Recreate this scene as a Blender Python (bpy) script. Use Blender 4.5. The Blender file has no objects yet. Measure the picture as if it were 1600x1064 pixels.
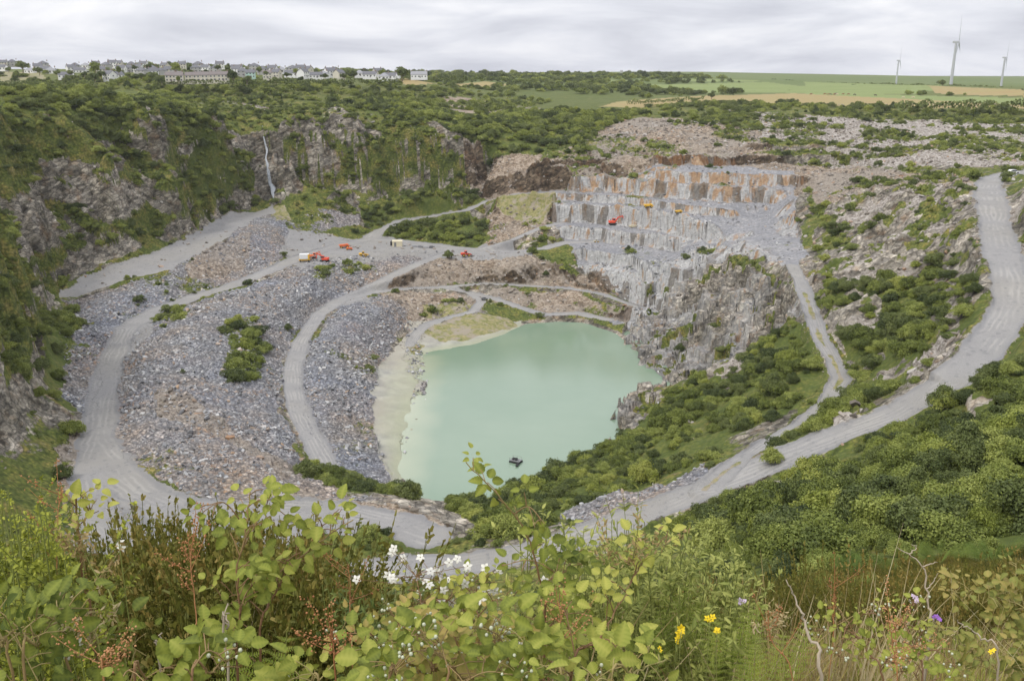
import bpy, bmesh, math, random
import numpy as np
from mathutils import Vector, Matrix, noise as mnoise
from math import radians, sin, cos, pi, sqrt, atan2
random.seed(7); RNG = np.random.default_rng(11)
SC = bpy.context.scene
COL = SC.collection
# ------------------------------------------------------------------ camera
CAM_Z = 110.0; PITCH = radians(16.16); FPX = 1450.0
cd = bpy.data.cameras.new('camera'); cam = bpy.data.objects.new('camera', cd); COL.objects.link(cam)
cam.location = (0, 0, CAM_Z); cam.rotation_euler = (pi/2 - PITCH, 0, 0)
cd.sensor_width = 36.0; cd.lens = 36.0*FPX/1600.0; cd.clip_start = 0.05; cd.clip_end = 20000
SC.camera = cam
# ------------------------------------------------------------------ sky, sun, exposure
SUN_EL, SUN_AZ = 50.0, 232.0          # degrees; azimuth clockwise from the view direction (+Y)
W = bpy.data.worlds.new('World'); SC.world = W; W.use_nodes = True
nt = W.node_tree; nt.nodes.clear(); N = nt.nodes.new; Lk = nt.links.new
sky = N('ShaderNodeTexSky'); sky.sky_type = 'NISHITA'; sky.sun_disc = False
sky.sun_elevation = radians(SUN_EL); sky.sun_rotation = radians(SUN_AZ); sky.air_density = 1.0; sky.dust_density = 2.0
tc = N('ShaderNodeTexCoord'); sp = N('ShaderNodeSeparateXYZ'); Lk(tc.outputs['Generated'], sp.inputs[0])
zz = N('ShaderNodeMath'); zz.operation = 'ADD'; zz.inputs[1].default_value = 0.16; Lk(sp.outputs['Z'], zz.inputs[0])
zm = N('ShaderNodeMath'); zm.operation = 'MAXIMUM'; zm.inputs[1].default_value = 0.06; Lk(zz.outputs[0], zm.inputs[0])
dx = N('ShaderNodeMath'); dx.operation = 'DIVIDE'; Lk(sp.outputs['X'], dx.inputs[0]); Lk(zm.outputs[0], dx.inputs[1])
dy = N('ShaderNodeMath'); dy.operation = 'DIVIDE'; Lk(sp.outputs['Y'], dy.inputs[0]); Lk(zm.outputs[0], dy.inputs[1])
cb = N('ShaderNodeCombineXYZ'); Lk(dx.outputs[0], cb.inputs[0]); Lk(dy.outputs[0], cb.inputs[1])
n1 = N('ShaderNodeTexNoise'); n1.inputs['Scale'].default_value = 0.85; n1.inputs['Detail'].default_value = 6; n1.inputs['Roughness'].default_value = 0.55
n1.inputs['Distortion'].default_value = 0.4
Lk(cb.outputs[0], n1.inputs['Vector'])
cr = N('ShaderNodeValToRGB'); e = cr.color_ramp.elements
e[0].position = 0.34; e[0].color = (6.2, 6.35, 7.1, 1); e[1].position = 0.66; e[1].color = (10.2, 10.2, 10.5, 1)
m = cr.color_ramp.elements.new(0.5); m.color = (8.1, 8.25, 8.9, 1)
Lk(n1.outputs['Fac'], cr.inputs[0])
zen = N('ShaderNodeMapRange'); zen.inputs[1].default_value = 0.12; zen.inputs[2].default_value = 0.9; zen.inputs[3].default_value = 1.0; zen.inputs[4].default_value = 1.75; Lk(sp.outputs['Z'], zen.inputs[0])
zmul = N('ShaderNodeVectorMath'); zmul.operation = 'SCALE'; Lk(cr.outputs[0], zmul.inputs[0]); Lk(zen.outputs[0], zmul.inputs['Scale'])   # an overcast sky is brightest overhead
cov = N('ShaderNodeMix'); cov.data_type = 'RGBA'; cov.inputs['Factor'].default_value = 0.93
Lk(sky.outputs[0], cov.inputs['A']); Lk(zmul.outputs[0], cov.inputs['B'])
bg = N('ShaderNodeBackground'); bg.inputs['Strength'].default_value = 0.1
Lk(cov.outputs['Result'], bg.inputs['Color'])
wo = N('ShaderNodeOutputWorld'); Lk(bg.outputs[0], wo.inputs['Surface'])
sl = bpy.data.lights.new('sun', 'SUN'); sl.energy = 1.7; sl.angle = radians(11); sl.color = (1.0, 0.96, 0.90)
so = bpy.data.objects.new('sun', sl); COL.objects.link(so)
a_, e_ = radians(SUN_AZ), radians(SUN_EL)
sdir = Vector((sin(a_)*cos(e_), cos(a_)*cos(e_), sin(e_)))
so.rotation_euler = sdir.to_track_quat('Z', 'Y').to_euler(); so.location = (0, 0, 300)
SC.view_settings.view_transform = 'Standard'; SC.view_settings.look = 'None'
SC.view_settings.exposure = 0.08; SC.view_settings.gamma = 1.0; SC.view_settings.use_curve_mapping = False
SC.cycles.max_bounces = 6; SC.cycles.transparent_max_bounces = 8
# ------------------------------------------------------------------ survey: sight line -> place on the ground
SP, CP = sin(PITCH), cos(PITCH)
def ray(px, py):
    u = (px-800)/FPX; v = (532-py)/FPX
    return u, CP+v*SP, -SP+v*CP
def at(px, py, z):
    u, dy_, dz_ = ray(px, py); t = (z-CAM_Z)/dz_
    return (u*t, dy_*t, z)
# ------------------------------------------------------------------ noise in numpy
def _h(ix, iy, s):
    n = (ix.astype(np.int64)*374761393 + iy.astype(np.int64)*668265263 + s*974711) & 0x7fffffff
    n = ((n ^ (n >> 13))*1274126177) & 0x7fffffff
    n = (n ^ (n >> 16)) & 0xffff
    return n.astype(np.float32)/65535.0
def vn(x, y, s=0):
    ix = np.floor(x); iy = np.floor(y); fx = (x-ix); fy = (y-iy)
    fx = fx*fx*(3-2*fx); fy = fy*fy*(3-2*fy)
    a = _h(ix, iy, s); b = _h(ix+1, iy, s); c = _h(ix, iy+1, s); d = _h(ix+1, iy+1, s)
    return (a*(1-fx)+b*fx)*(1-fy)+(c*(1-fx)+d*fx)*fy
def fbm(x, y, s=0, o=4, g=0.5):
    r = 0; a = 1; t = 0
    for k in range(o):
        r = r+a*(vn(x, y, s+k*17)-0.5); t += a; a *= g; x = x*2.03+5.1; y = y*2.03+3.7
    return r/t*2
def sstep(a, b, x):
    t = np.clip((x-a)/(b-a), 0, 1); return t*t*(3-2*t)
# ------------------------------------------------------------------ terrain survey lines: (width, [(px, py, z)...])
LAKE = [(662,551),(700,546),(740,539),(790,522),(822,506),(870,502),(905,503),(935,512),(965,522),(982,535),(990,555),(1010,575),(1030,592),
        (1025,603),(990,617),(966,632),(958,652),(956,680),(945,694),(915,712),(860,745),(800,775),(740,790),(690,790),(650,775),(636,750),(630,720),(638,690),(645,665),(648,642),
        (664,622),(668,600),(656,585),(668,570)]
ROADS = {
 'left haul road': (9.5, [(200,860,15),(160,820,15),(146,790,14.5),(140,745,14),(150,700,14),(157,650,14),(162,610,14.5),(175,560,15),(200,512,16),(245,485,17),(300,466,18),(360,448,19),(420,424,20),(470,402,20.5),(530,384,20.5),(575,374,20.5),(595,360,23),(625,346,27),(680,338,30),(730,328,34),(760,316,38),(800,304,43),(870,300,46)]),
 'plateau road': (8, [(575,374,20.5),(640,378,20.2),(700,386,20),(760,392,20.5),(800,394,21),(850,388,23.5),(885,379,25.5),(930,378,25.8)]),
 'bottom road': (11, [(150,690,14),(175,735,14),(215,770,14),(280,795,13.5),(360,800,13),(450,795,12.5),(540,800,12.2),(610,815,12),(670,838,12)]),
 'bottom road b': (12, [(260,795,13.5),(300,840,14),(330,880,14),(420,920,13.5)]),
 'tip track': (7.0, [(512,728,5),(490,690,6),(470,650,6.5),(458,610,7),(458,575,8),(470,535,9.5),(498,492,11),(530,470,12),(570,452,13.5),(620,428,16.5),(660,410,18.5),(700,396,19.8)]),
 'lake track': (5, [(530,470,12),(590,456,12),(640,452,11),(690,449,9.5),(735,458,7.5),(752,472,6.5),(740,487,5),(700,497,4),(665,508,3.2),(648,525,2.4),(640,540,2)]),
 'shore track': (6, [(735,458,7.5),(775,468,5.5),(810,480,3.8),(850,492,2.0),(900,490,2.2),(950,500,2)]),
 'mid track': (4, [(690,449,9.5),(760,444,9.8),(830,447,9.6),(890,451,9.2),(940,460,8.5),(1000,480,7)]),
 'terrace track': (4, [(740,392,20.3),(800,375,26),(850,354,31),(880,348,32.4)]),
 'right haul road': (9.5, [(420,960,12.5),(500,915,12.7),(560,892,13),(640,888,14),(740,880,15),(830,862,16),(900,842,17),(1000,806,20.5),(1080,772,24),(1150,746,27),(1230,712,31),(1300,684,35),(1400,646,41),(1480,597,48),(1530,556,52),(1562,515,55),(1580,475,58),(1580,440,61),(1568,400,64),(1556,360,66),(1550,320,68.5),(1543,295,69.3),(1550,280,70),(1575,273,70.5),(1640,265,71)]),
 'inner track': (5, [(1100,765,25),(1135,735,26),(1190,700,27),(1250,665,28),(1292,628,30),(1314,592,32),(1302,562,33.5),(1282,530,35.5),(1272,500,37),(1262,470,38.5),(1250,440,40),(1238,415,41)]),
}
SURV = [
 # cliff ledge on the left
 (3, [(100,461,21),(160,447,22),(205,422,25),(260,407,27),(300,388,29),(350,358,32),(390,338,34),(430,326,35.5)]),
 # foot of the left cliff
 (0, [(60,840,17),(80,790,16),(120,700,15.5),(98,600,16),(92,530,17),(80,490,19),(98,455,21.5),(140,428,24),(190,410,27),(235,398,28),(290,374,31),(345,344,33.5),(375,334,34.5),(420,319,36)]),
 # foot of the far cliff
 (0, [(425,318,36),(480,312,37),(540,308,38),(600,306,38.5),(660,303,39),(720,303,39.5),(775,305,42)]),
 (0, [(410,197,79),(450,215,73.5),(500,205,76),(560,197,78),(600,205,75),(640,215,71.5),(690,245,60.5),(735,262,54)]),
 (0, [(430,300,44),(520,290,46),(600,285,46)]),
 # shores of the middle
 (0, [(600,330,31),(540,332,31.5),(500,345,30),(455,345,30)]), (0, [(600,350,26),(650,360,24),(700,375,22.5)]), (0, [(750,340,31),(720,355,27),(800,355,29),(760,375,24)]),
 (0, [(620,380,20.5),(560,395,20.5),(500,405,20.5),(640,392,20.5)]), (0, [(445,385,22),(470,385,21.5)]),
 (0, [(820,335,34),(830,320,38),(860,335,34)]), (0, [(640,300,42),(700,300,42),(750,296,46),(790,290,48.5)]),
 # mid tip
 (0, [(240,700,16),(250,640,17.5),(235,580,18.5),(250,530,19),(300,492,20),(370,470,21),(440,440,21.5),(490,418,21)]),
 (0, [(310,735,16),(330,680,15.5),(330,620,16),(330,560,17),(370,510,18),(430,480,18.5),(500,440,19),(560,415,20)]),
 (0, [(430,760,13.5),(420,700,11),(410,640,10.5),(400,580,12),(410,530,14),(450,500,14)]), (0, [(520,785,11.5),(470,755,11),(440,735,10)]),
 (0, [(240,725,15),(300,755,15.5),(390,775,15),(470,785,14.5)]),
 (0, [(205,650,15.5),(205,600,16.5),(222,550,17.5)]), (0, [(110,600,15.5),(130,640,14.5)]), (0, [(110,520,17.5),(150,510,16.5)]), (0, [(130,480,19),(200,475,18.5),(260,455,20),(340,430,22),(400,400,24)]),
 (0, [(150,455,21.5),(215,438,24.5),(265,423,26.5),(305,400,28.5),(355,372,31.5),(392,350,33),(430,338,34)]), (0, [(440,350,31),(430,380,25.5),(400,410,22.5)]),
 # lower tip
 (0, [(640,505,2.2),(612,540,1.6),(590,600,1.1),(583,650,1),(592,700,.9),(613,752,.8)]), (0, [(612,475,12.2),(560,500,12.5),(520,550,10.5),(495,600,8.6),(500,660,7.6),(522,705,6.6),(545,735,5.8)]),
 (0, [(655,552,.8),(630,600,.6),(625,660,.35),(620,720,.25)]), (0, [(575,745,3),(600,765,4.5)]),
 # brown slope and lake head
 (0, [(640,500,3.5),(650,480,7.5),(700,474,7.5),(735,470,7)]), (0, [(700,505,3.2),(760,500,3.5),(800,505,1.2)]),
 (0, [(700,405,19.5),(800,406,20.2),(860,405,20.6),(890,412,19.5)]), (0, [(650,425,15.5),(720,424,15.2),(800,426,15),(880,432,13.5)]), (0, [(640,446,11.5),(700,440,11)]),
 (0, [(820,470,5),(880,475,4.5),(940,485,3.4)]), (0, [(950,425,17.5),(1000,438,15.5),(950,440,13)]),
 # rocks right of the lake
 (0, [(990,500,5),(1020,530,4.5),(1050,565,3.5),(1085,582,2.5)]), (0, [(1010,460,12),(1050,480,12),(1090,515,12),(1120,550,11)]),
 (0, [(1020,425,21),(1070,440,21.5),(1110,465,22),(1150,500,21),(1170,535,19)]), (0, [(1070,410,27),(1120,415,29),(1160,430,31),(1195,460,32),(1210,500,29)]), (0, [(1110,385,34),(1160,395,37),(1200,410,39),(1225,440,38.5)]),
 (0, [(1225,385,42),(1208,350,42),(1190,335,42.3)]), (0, [(1175,360,41),(1150,375,37)]),
 (0, [(1040,600,4),(1100,590,9),(1150,565,15),(1210,530,25)]), (0, [(965,640,3),(1000,650,7),(1060,660,12),(1120,660,18),(1180,640,23)]), (0, [(960,690,3),(1020,710,11),(1080,720,18)]), (0, [(880,740,3),(930,755,9),(990,770,15)]), (0, [(760,800,3),(830,800,7),(880,820,12)]),
 (0, [(1240,540,31),(1230,600,29)]), (0, [(1080,745,22.5),(1100,735,24)]),
 # near bank of the lake and berm
 (0, [(560,765,9),(600,778,10),(660,790,10.5),(700,812,10.5),(730,830,11)]), (0, [(470,775,13.5),(540,788,13),(620,805,13),(670,822,12.5)]), (0, [(640,772,6),(700,785,6.5)]), (0, [(560,850,13),(640,860,13),(720,860,13.5),(800,845,14)]), (0, [(420,850,14.5),(480,840,14.5)]),
 # right hillside
 (0, [(1270,375,43),(1262,395,42.5),(1290,420,42)]), (0, [(1282,352,50),(1300,338,52.5),(1340,350,53)]), (0, [(1245,305,54.5),(1300,300,57),(1350,315,57.5)]), (0, [(1400,290,62),(1450,260,67.5),(1500,275,68)]), (0, [(1400,350,56),(1450,350,59),(1500,350,63),(1530,380,64.5)]),
 (0, [(1310,410,46),(1360,395,49),(1430,395,55),(1500,410,60)]), (0, [(1290,470,40),(1310,450,44),(1370,445,48),(1450,440,52),(1530,450,58.5)]), (0, [(1290,500,38),(1350,510,41),(1420,500,46),(1490,500,52)]), (0, [(1320,550,35),(1380,550,40),(1450,550,46),(1510,540,51.5)]), (0, [(1335,600,33),(1400,605,39),(1440,605,43)]), (0, [(1270,675,31),(1330,640,35)]),
 (0, [(1300,240,66),(1400,225,72),(1500,230,73.5),(1620,225,75)]), (0, [(1330,262,63),(1400,262,66)]), (0, [(1200,200,76),(1300,200,76.5),(1400,195,78),(1500,190,79.5),(1620,185,80.5)]),
 (0, [(1600,400,68),(1610,340,71.5),(1595,300,73.5)]), (0, [(1620,280,72),(1700,300,78)]),
 # slope under the camera, right side
 (0, [(1250,745,31),(1350,700,37),(1450,655,44),(1520,600,50),(1600,530,57)]), (0, [(1100,830,44),(1200,800,52),(1300,780,57),(1400,760,60),(1500,720,64),(1600,680,67)]), (0, [(1100,900,62),(1200,880,70),(1400,880,73),(1600,880,76)]), (0, [(1200,950,86),(1400,940,88),(1600,940,89)]),
 # brown ledges over the terraces
 (0, [(800,300,44.5),(860,287,50),(905,276,54.5),(1000,270,57),(1090,262,60.5),(1180,257.5,61)]), (0, [(760,280,50),(840,264,56),(900,262.5,58)]), (0, [(780,242,62),(850,238,64.5),(950,238,66.5),(1050,240,66.5),(1200,240,66)]), (0, [(850,225,67),(950,220,70.5),(1100,218,71.5),(1220,222,70.5)]),
 (0, [(800,200,76),(900,190,78),(1000,186,79),(1100,186,79.5)]), (0, [(850,172,81),(1000,172,82),(1200,172,83),(1400,172,83.5),(1600,172,84)]),
 (0, [(650,180,82),(720,185,80),(780,190,78.5)]), (0, [(600,165,88),(700,165,84.5),(800,160,83.5),(900,158,83)]), (0, [(450,172,86),(520,168,88)]), (0, [(700,225,68),(760,222,69)]),
 # far fields
 (0, [(950,160,84),(1150,155,84.5),(1400,155,85),(1620,155,86)]), (0, [(1000,140,88),(1200,140,88.5),(1400,145,88),(1620,148,89)]), (0, [(1060,128,91.5),(1300,129,93),(1400,131.5,93),(1486,134.5,93),(1620,141.5,93)]),
 (0, [(450,128,101),(550,130,100),(650,128,99),(800,125,99),(900,130,96)]), (0, [(650,120,103),(800,118,104),(900,117.5,104.5),(1050,120,102),(1200,124,98)]), (0, [(0,140,97.5),(120,142,97),(240,142,97),(400,142,96.5)]), (0, [(0,128,102),(150,129,102),(300,129,102),(400,128,102)]), (0, [(0,165,92),(100,160,93),(200,165,91),(300,160,92)]),
]
WORLD_LINES = [   # (x, y, z) lines beyond or below what the sight lines reach
 [(-165,150,90),(-185,200,92),(-200,280,93),(-222,335,93),(-232,395,92),(-212,440,91),(-190,480,89),(-172,530,86),(-165,575,82)],
 [(-300,100,98),(-320,300,98),(-340,480,97)], [(-135,130,50),(-150,90,80)], [(-110,165,20),(-112,140,30)], [(-90,120,45),(-95,80,74),(-110,30,100)],
 [(-60,150,17),(-60,120,34),(-60,80,62),(-60,40,90)], [(0,150,17),(0,125,30),(0,100,44),(0,60,67),(0,30,87.5),(0,14,99.5)], [(-30,60,68),(-30,30,87),(-20,14,99)],
 [(40,8,104.2),(40,20,97.5),(60,30,92),(110,40,88)], [(8,10,102.8),(14,20,96.5),(20,36,88)],
 [(-60,0,106),(-30,0,108.2),(0,0,108.4),(30,0,108.6),(80,0,106)], [(-60,-40,108),(0,-40,109),(80,-40,109)], [(-200,-60,104),(200,-60,106)], [(140,100,72),(160,160,66),(170,240,72)],[(-5,5.5,106.0),(0,5.5,105.8),(4,5.5,106.0)],[(-5,3.2,107.6),(0,3.2,107.55),(5,3.2,107.5)],
 [(-500,880,108),(-300,900,109),(-100,900,105)], [(-700,1150,112.5),(-450,1150,112.5),(-250,1150,108)], [(-900,1700,108),(-300,1800,104)], [(-1200,700,108),(-900,300,105)], [(-3000,3500,95),(-1500,3500,95)],
 [(-150,2400,106),(100,2500,106.5),(300,2500,109),(520,2500,108.5),(700,2400,103),(1000,2200,98)], [(-500,4500,90),(500,4500,92),(2500,4500,88)], [(700,1300,91),(900,1200,91),(1500,1800,88)], [(400,1700,92),(2500,3000,88)],[(600,300,84),(900,500,88)],[(3000,500,95)],[(-3000,300,100)],
]
def resample(P, step):
    P = np.array(P, float); out = [P[0]]
    for a, b in zip(P[:-1], P[1:]):
        n = max(1, int(np.hypot(*(b-a)[:2])/step))
        for k in range(1, n+1): out.append(a+(b-a)*k/n)
    return np.array(out)
pts = []
def add_line(P, w=0, step=9):
    R = resample(P, step)
    if w <= 0: pts.extend(R.tolist()); return
    d = np.gradient(R[:, :2], axis=0); nn = np.stack([-d[:, 1], d[:, 0]], 1); nn /= np.linalg.norm(nn, axis=1)[:, None]+1e-9
    for s in (-.55, .55):
        Q = R.copy(); Q[:, :2] += nn*w*s; pts.extend(Q.tolist())
ROADW = {}
for k, (w, P) in ROADS.items():
    Q = [at(*p) for p in P]; ROADW[k] = (w, resample(Q, 3)); add_line(Q, w, 9)
for w, P in SURV: add_line([at(*p) for p in P], w, 9 if w == 0 else 9)
for P in WORLD_LINES: add_line(P, 0, 40)
LAKEW = np.array([at(px, py, 0)[:2] for px, py in LAKE])
add_line([(x, y, 0.0) for x, y in LAKEW]+[(*LAKEW[0], 0.0)], 0, 7)
lc = LAKEW.mean(0)
add_line([(*(lc+(p-lc)*0.8), -4.0) for p in LAKEW], 0, 14); add_line([(*(lc+(p-lc)*0.4), -7.0) for p in LAKEW], 0, 20)
# quarry terraces: (z below, z above, foot line in sight coordinates)
FACES = [
 (20.1, 25.8, [(912,406),(920,409),(950,414),(985,417),(1008,430)]),
 (25.8, 32.4, [(886,373),(920,376),(950,380),(1000,384),(1050,392)]),
 (32.4, 42.1, [(872,346),(950,350),(1000,356),(1040,364),(1090,374),(1105,380)]),
 (42.1, 46.3, [(868,315),(895,315),(975,319),(1020,325),(1075,334),(1122,338),(1140,341)]),
 (46.3, 54.0, [(893,301),(950,300.5),(1000,306),(1050,311),(1125,315.5),(1185,316),(1195,317)]),
 (54.0, 60.0, [(1035,283.5),(1075,286.5),(1125,288.5),(1200,290.5),(1238,292),(1248,294)]),
 (61.0, 66.5, [(1030,259),(1100,259.5),(1200,257),(1260,257),(1320,260)]),
 (58.0, 62.0, [(840,263),(900,261),(960,259.5),(1010,261)]),
 (67.5, 71.0, [(1180,236),(1260,236),(1330,240)]),
]
FW = []
for zb, zt, P in FACES:
    Q = np.array([at(px, py, zb)[:2] for px, py in P]); Q = Q[np.argsort(Q[:, 0])]; FW.append((zb, zt, Q))
    add_line([(x, y-1.6, zb) for x, y in Q], 0, 6); add_line([(x, y+1.8, zt) for x, y in Q], 0, 6)
pts = np.array(pts)
# thin out near-duplicate samples (the first surveyed one wins)
key = {}
keep = []
for i, p in enumerate(pts):
    c = 3.0 if abs(p[0]) < 300 and 60 < p[1] < 640 else (1.5 if p[1] <= 60 and abs(p[0]) < 50 else 12.0)
    if 10 < p[0] < 200 and 425 < p[1] < 560: c = 1.1
    k = (int(p[0]//c), int(p[1]//c), c)
    if k in key: continue
    key[k] = 1; keep.append(i)
pts = pts[keep]
def krige(P):
    n = len(P); D = np.hypot(P[:, None, 0]-P[None, :, 0], P[:, None, 1]-P[None, :, 1])
    A = np.zeros((n+3, n+3)); A[:n, :n] = D - np.eye(n)*0.6
    A[:n, n] = 1; A[:n, n+1] = P[:, 0]*1e-3; A[:n, n+2] = P[:, 1]*1e-3; A[n:, :n] = A[:n, n:].T
    return np.linalg.solve(A, np.concatenate([P[:, 2], [0, 0, 0]]))
KW = krige(pts)
P32 = pts.astype(np.float32); W32 = KW.astype(np.float32)
def H_direct(x, y):
    sh = x.shape; x = x.ravel().astype(np.float32); y = y.ravel().astype(np.float32); out = np.empty(len(x), np.float32)
    for s in range(0, len(x), 20000):
        a = x[s:s+20000, None]-P32[None, :, 0]; b = y[s:s+20000, None]-P32[None, :, 1]
        a *= a; b *= b; a += b; np.sqrt(a, out=a)
        out[s:s+20000] = a@W32[:-3]+W32[-3]+x[s:s+20000]*1e-3*W32[-2]+y[s:s+20000]*1e-3*W32[-1]
    return out.reshape(sh)
class Raster:
    def __init__(s, x0, x1, y0, y1, st):
        s.x0, s.y0, s.st = x0, y0, st
        xs = np.arange(x0, x1+st, st); ys = np.arange(y0, y1+st, st)
        X, Y = np.meshgrid(xs, ys); s.z = H_direct(X, Y)
    def __call__(s, x, y):
        fx = np.clip((x-s.x0)/s.st, 0, s.z.shape[1]-1.001); fy = np.clip((y-s.y0)/s.st, 0, s.z.shape[0]-1.001)
        ix = fx.astype(int); iy = fy.astype(int); fx = fx-ix; fy = fy-iy
        return (s.z[iy, ix]*(1-fx)+s.z[iy, ix+1]*fx)*(1-fy)+(s.z[iy+1, ix]*(1-fx)+s.z[iy+1, ix+1]*fx)*fy
R_near = Raster(-60, 60, -30, 40, 0.75)
R_pit = Raster(-340, 420, -60, 820, 2.0)
R_far = Raster(-3400, 3400, -200, 5200, 20.0)
def H0(x, y):
    x = np.asarray(x, float); y = np.asarray(y, float)
    a = R_far(x, y); b = R_pit(x, y)
    wp = sstep(0, 30, np.minimum.reduce([x+340, 420-x, y+60, 820-y]))
    c = R_near(x, y); wn = sstep(0, 6, np.minimum.reduce([x+60, 60-x, y+30, 40-y]))
    return (a*(1-wp)+b*wp)*(1-wn)+c*wn
def dist_line(x, y, P):
    """distance to a polyline and the interpolated height there"""
    best = np.full(x.shape, 1e9); bz = np.zeros(x.shape)
    for a, b in zip(P[:-1], P[1:]):
        d = b[:2]-a[:2]; L2 = d@d+1e-9
        t = np.clip(((x-a[0])*d[0]+(y-a[1])*d[1])/L2, 0, 1)
        q = np.hypot(x-a[0]-t*d[0], y-a[1]-t*d[1]); m_ = q < best
        best = np.where(m_, q, best)
        if len(a) > 2: bz = np.where(m_, a[2]+t*(b[2]-a[2]), bz)
    return best, bz
def pip(x, y, P):
    P = np.asarray(P); ins = np.zeros(x.shape, bool); j = len(P)-1
    x0, y0 = P.min(0)[:2]; x1, y1 = P.max(0)[:2]
    idx = np.nonzero((x >= x0) & (x <= x1) & (y >= y0) & (y <= y1))
    if len(idx[0]) == 0: return ins
    xx = x[idx]; yy = y[idx]; r = np.zeros(xx.shape, bool)
    for i in range(len(P)):
        xi, yi = P[i][:2]; xj, yj = P[j][:2]
        if yi != yj:
            c = ((yi > yy) != (yj > yy)) & (xx < (xj-xi)*(yy-yi)/(yj-yi)+xi); r ^= c
        j = i
    ins[idx] = r; return ins
QUICK = False
# ------------------------------------------------------------------ terraces, roads, cliffs on top of the surveyed surface
def block_off(x, k):
    b = x/5.2+0.8*vn(x/9.0, x*0, 31+k); c = _h(np.floor(b), np.floor(b)*0, 77+k); c2 = _h(np.floor(b*2.7+.4), np.floor(b)*0, 99+k)
    return (c-0.5)*1.5+(c2-0.5)*0.4+0.9*fbm(x/9.0, x*0, 51+k, 3)
def terrace(x, y, z, fine=True):
    near = (x > 5) & (x < 215) & (y > 400) & (y < 600)
    i = np.nonzero(near)
    if len(i[0]) == 0: return z
    X, Y, Z = x[i], y[i], z[i].astype(float)
    bd = np.full(X.shape, 1e9); tz = Z.copy(); bw = np.zeros(X.shape)
    for k, (zb, zt, Q) in enumerate(FW):
        yk = np.interp(X, Q[:, 0], Q[:, 1])+(block_off(X, k) if fine else 0)
        out = np.maximum(0, np.maximum(Q[0, 0]-X, X-Q[-1, 0]))
        d = Y-yk; h = zt-zb
        notch = (1-0.06*_h(np.floor(X/5.1+k*3), np.floor(X)*0, 5+k)) if fine else 1
        zz_ = np.where(d < 0, zb+0.35*(sstep(0, 3, 3+d))*0, zb+h*notch*sstep(0, 0.9, d)) if not fine else zb+h*notch*np.clip(d/0.9, 0, 1)+0.5*fbm(X/2.5, Y/2.5, 9, 3)
        # tumbled blocks at the foot
        if fine: zz_ = zz_+np.where(d < 0, 1.3*np.clip(1+d/3.0, 0, 1)*np.clip(vn(X/3, Y/3, 21)-0.45, 0, 1)*2, 0)
        w = sstep(13, 6, np.abs(d))*sstep(7, 1, out)
        take = np.abs(d)+out*2 < bd
        bd = np.where(take, np.abs(d)+out*2, bd); tz = np.where(take, zz_, tz); bw = np.where(take, w, bw)
    z = z.astype(float).copy(); z[i] = Z*(1-bw)+tz*bw
    return z
def H1(x, y):
    x = np.asarray(x, float); y = np.asarray(y, float)
    return terrace(x, y, H0(x, y), False)
def hit(px, py, zfun=H1):
    """where the sight line through a point of the photograph meets the ground"""
    px = np.atleast_1d(np.asarray(px, float)); py = np.atleast_1d(np.asarray(py, float))
    u = (px-800)/FPX; v = (532-py)/FPX; dy_ = CP+v*SP; dz_ = -SP+v*CP
    ts = np.concatenate([np.arange(1, 60, .5), np.arange(60, 150, 1.5), np.arange(150, 620, 1.0), 620*1.012**np.arange(1, 180)])
    T = ts[None, :]; X = u[:, None]*T; Y = dy_[:, None]*T; Z = CAM_Z+dz_[:, None]*T
    below = Z < zfun(X, Y)
    k = np.where(below.any(1), below.argmax(1), len(ts)-1)
    j = np.arange(len(px)); k0 = np.maximum(k-1, 0)
    t = (ts[k]+ts[k0])/2
    return np.stack([u*t, dy_*t], 1)
Z = {}
def zone(name, *polys):
    Z.setdefault(name, []).extend([hit([p[0] for p in P], [p[1] for p in P]) for P in polys])
zone('rubble',
 [(95,468),(150,462),(205,441),(260,427),(300,404),(350,378),(392,345),(435,330),(452,345),(445,400),(400,425),(360,442),(300,460),(240,480),(195,502),(165,560),(150,640),(135,650),(98,620),(95,530),(112,500),(125,478)],
 [(215,520),(245,496),(300,476),(420,436),(470,412),(520,402),(600,394),(690,394),(660,405),(600,432),(530,465),(490,490),(455,532),(442,575),(440,640),(460,700),(490,730),(520,757),(540,775),(600,786),(480,788),(390,784),(300,764),(240,740),(200,718),(175,690),(170,650),(178,600),(192,550)],
 [(530,478),(600,463),(637,470),(640,505),(610,540),(585,600),(583,650),(592,700),(612,752),(580,752),(530,728),(495,690),(478,650),(468,600),(480,550),(505,505)],
 [(655,555),(668,552),(672,600),(664,640),(648,645),(640,630),(655,600)], [(628,680),(645,680),(640,700),(632,716),(626,700)],
 [(880,800),(960,770),(1050,755),(1100,725),(1112,760),(1040,785),(960,805),(890,830)],
 [(440,340),(560,330),(560,350),(490,365),(450,352)], [(640,500),(660,555),(650,600),(630,560)])
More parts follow.
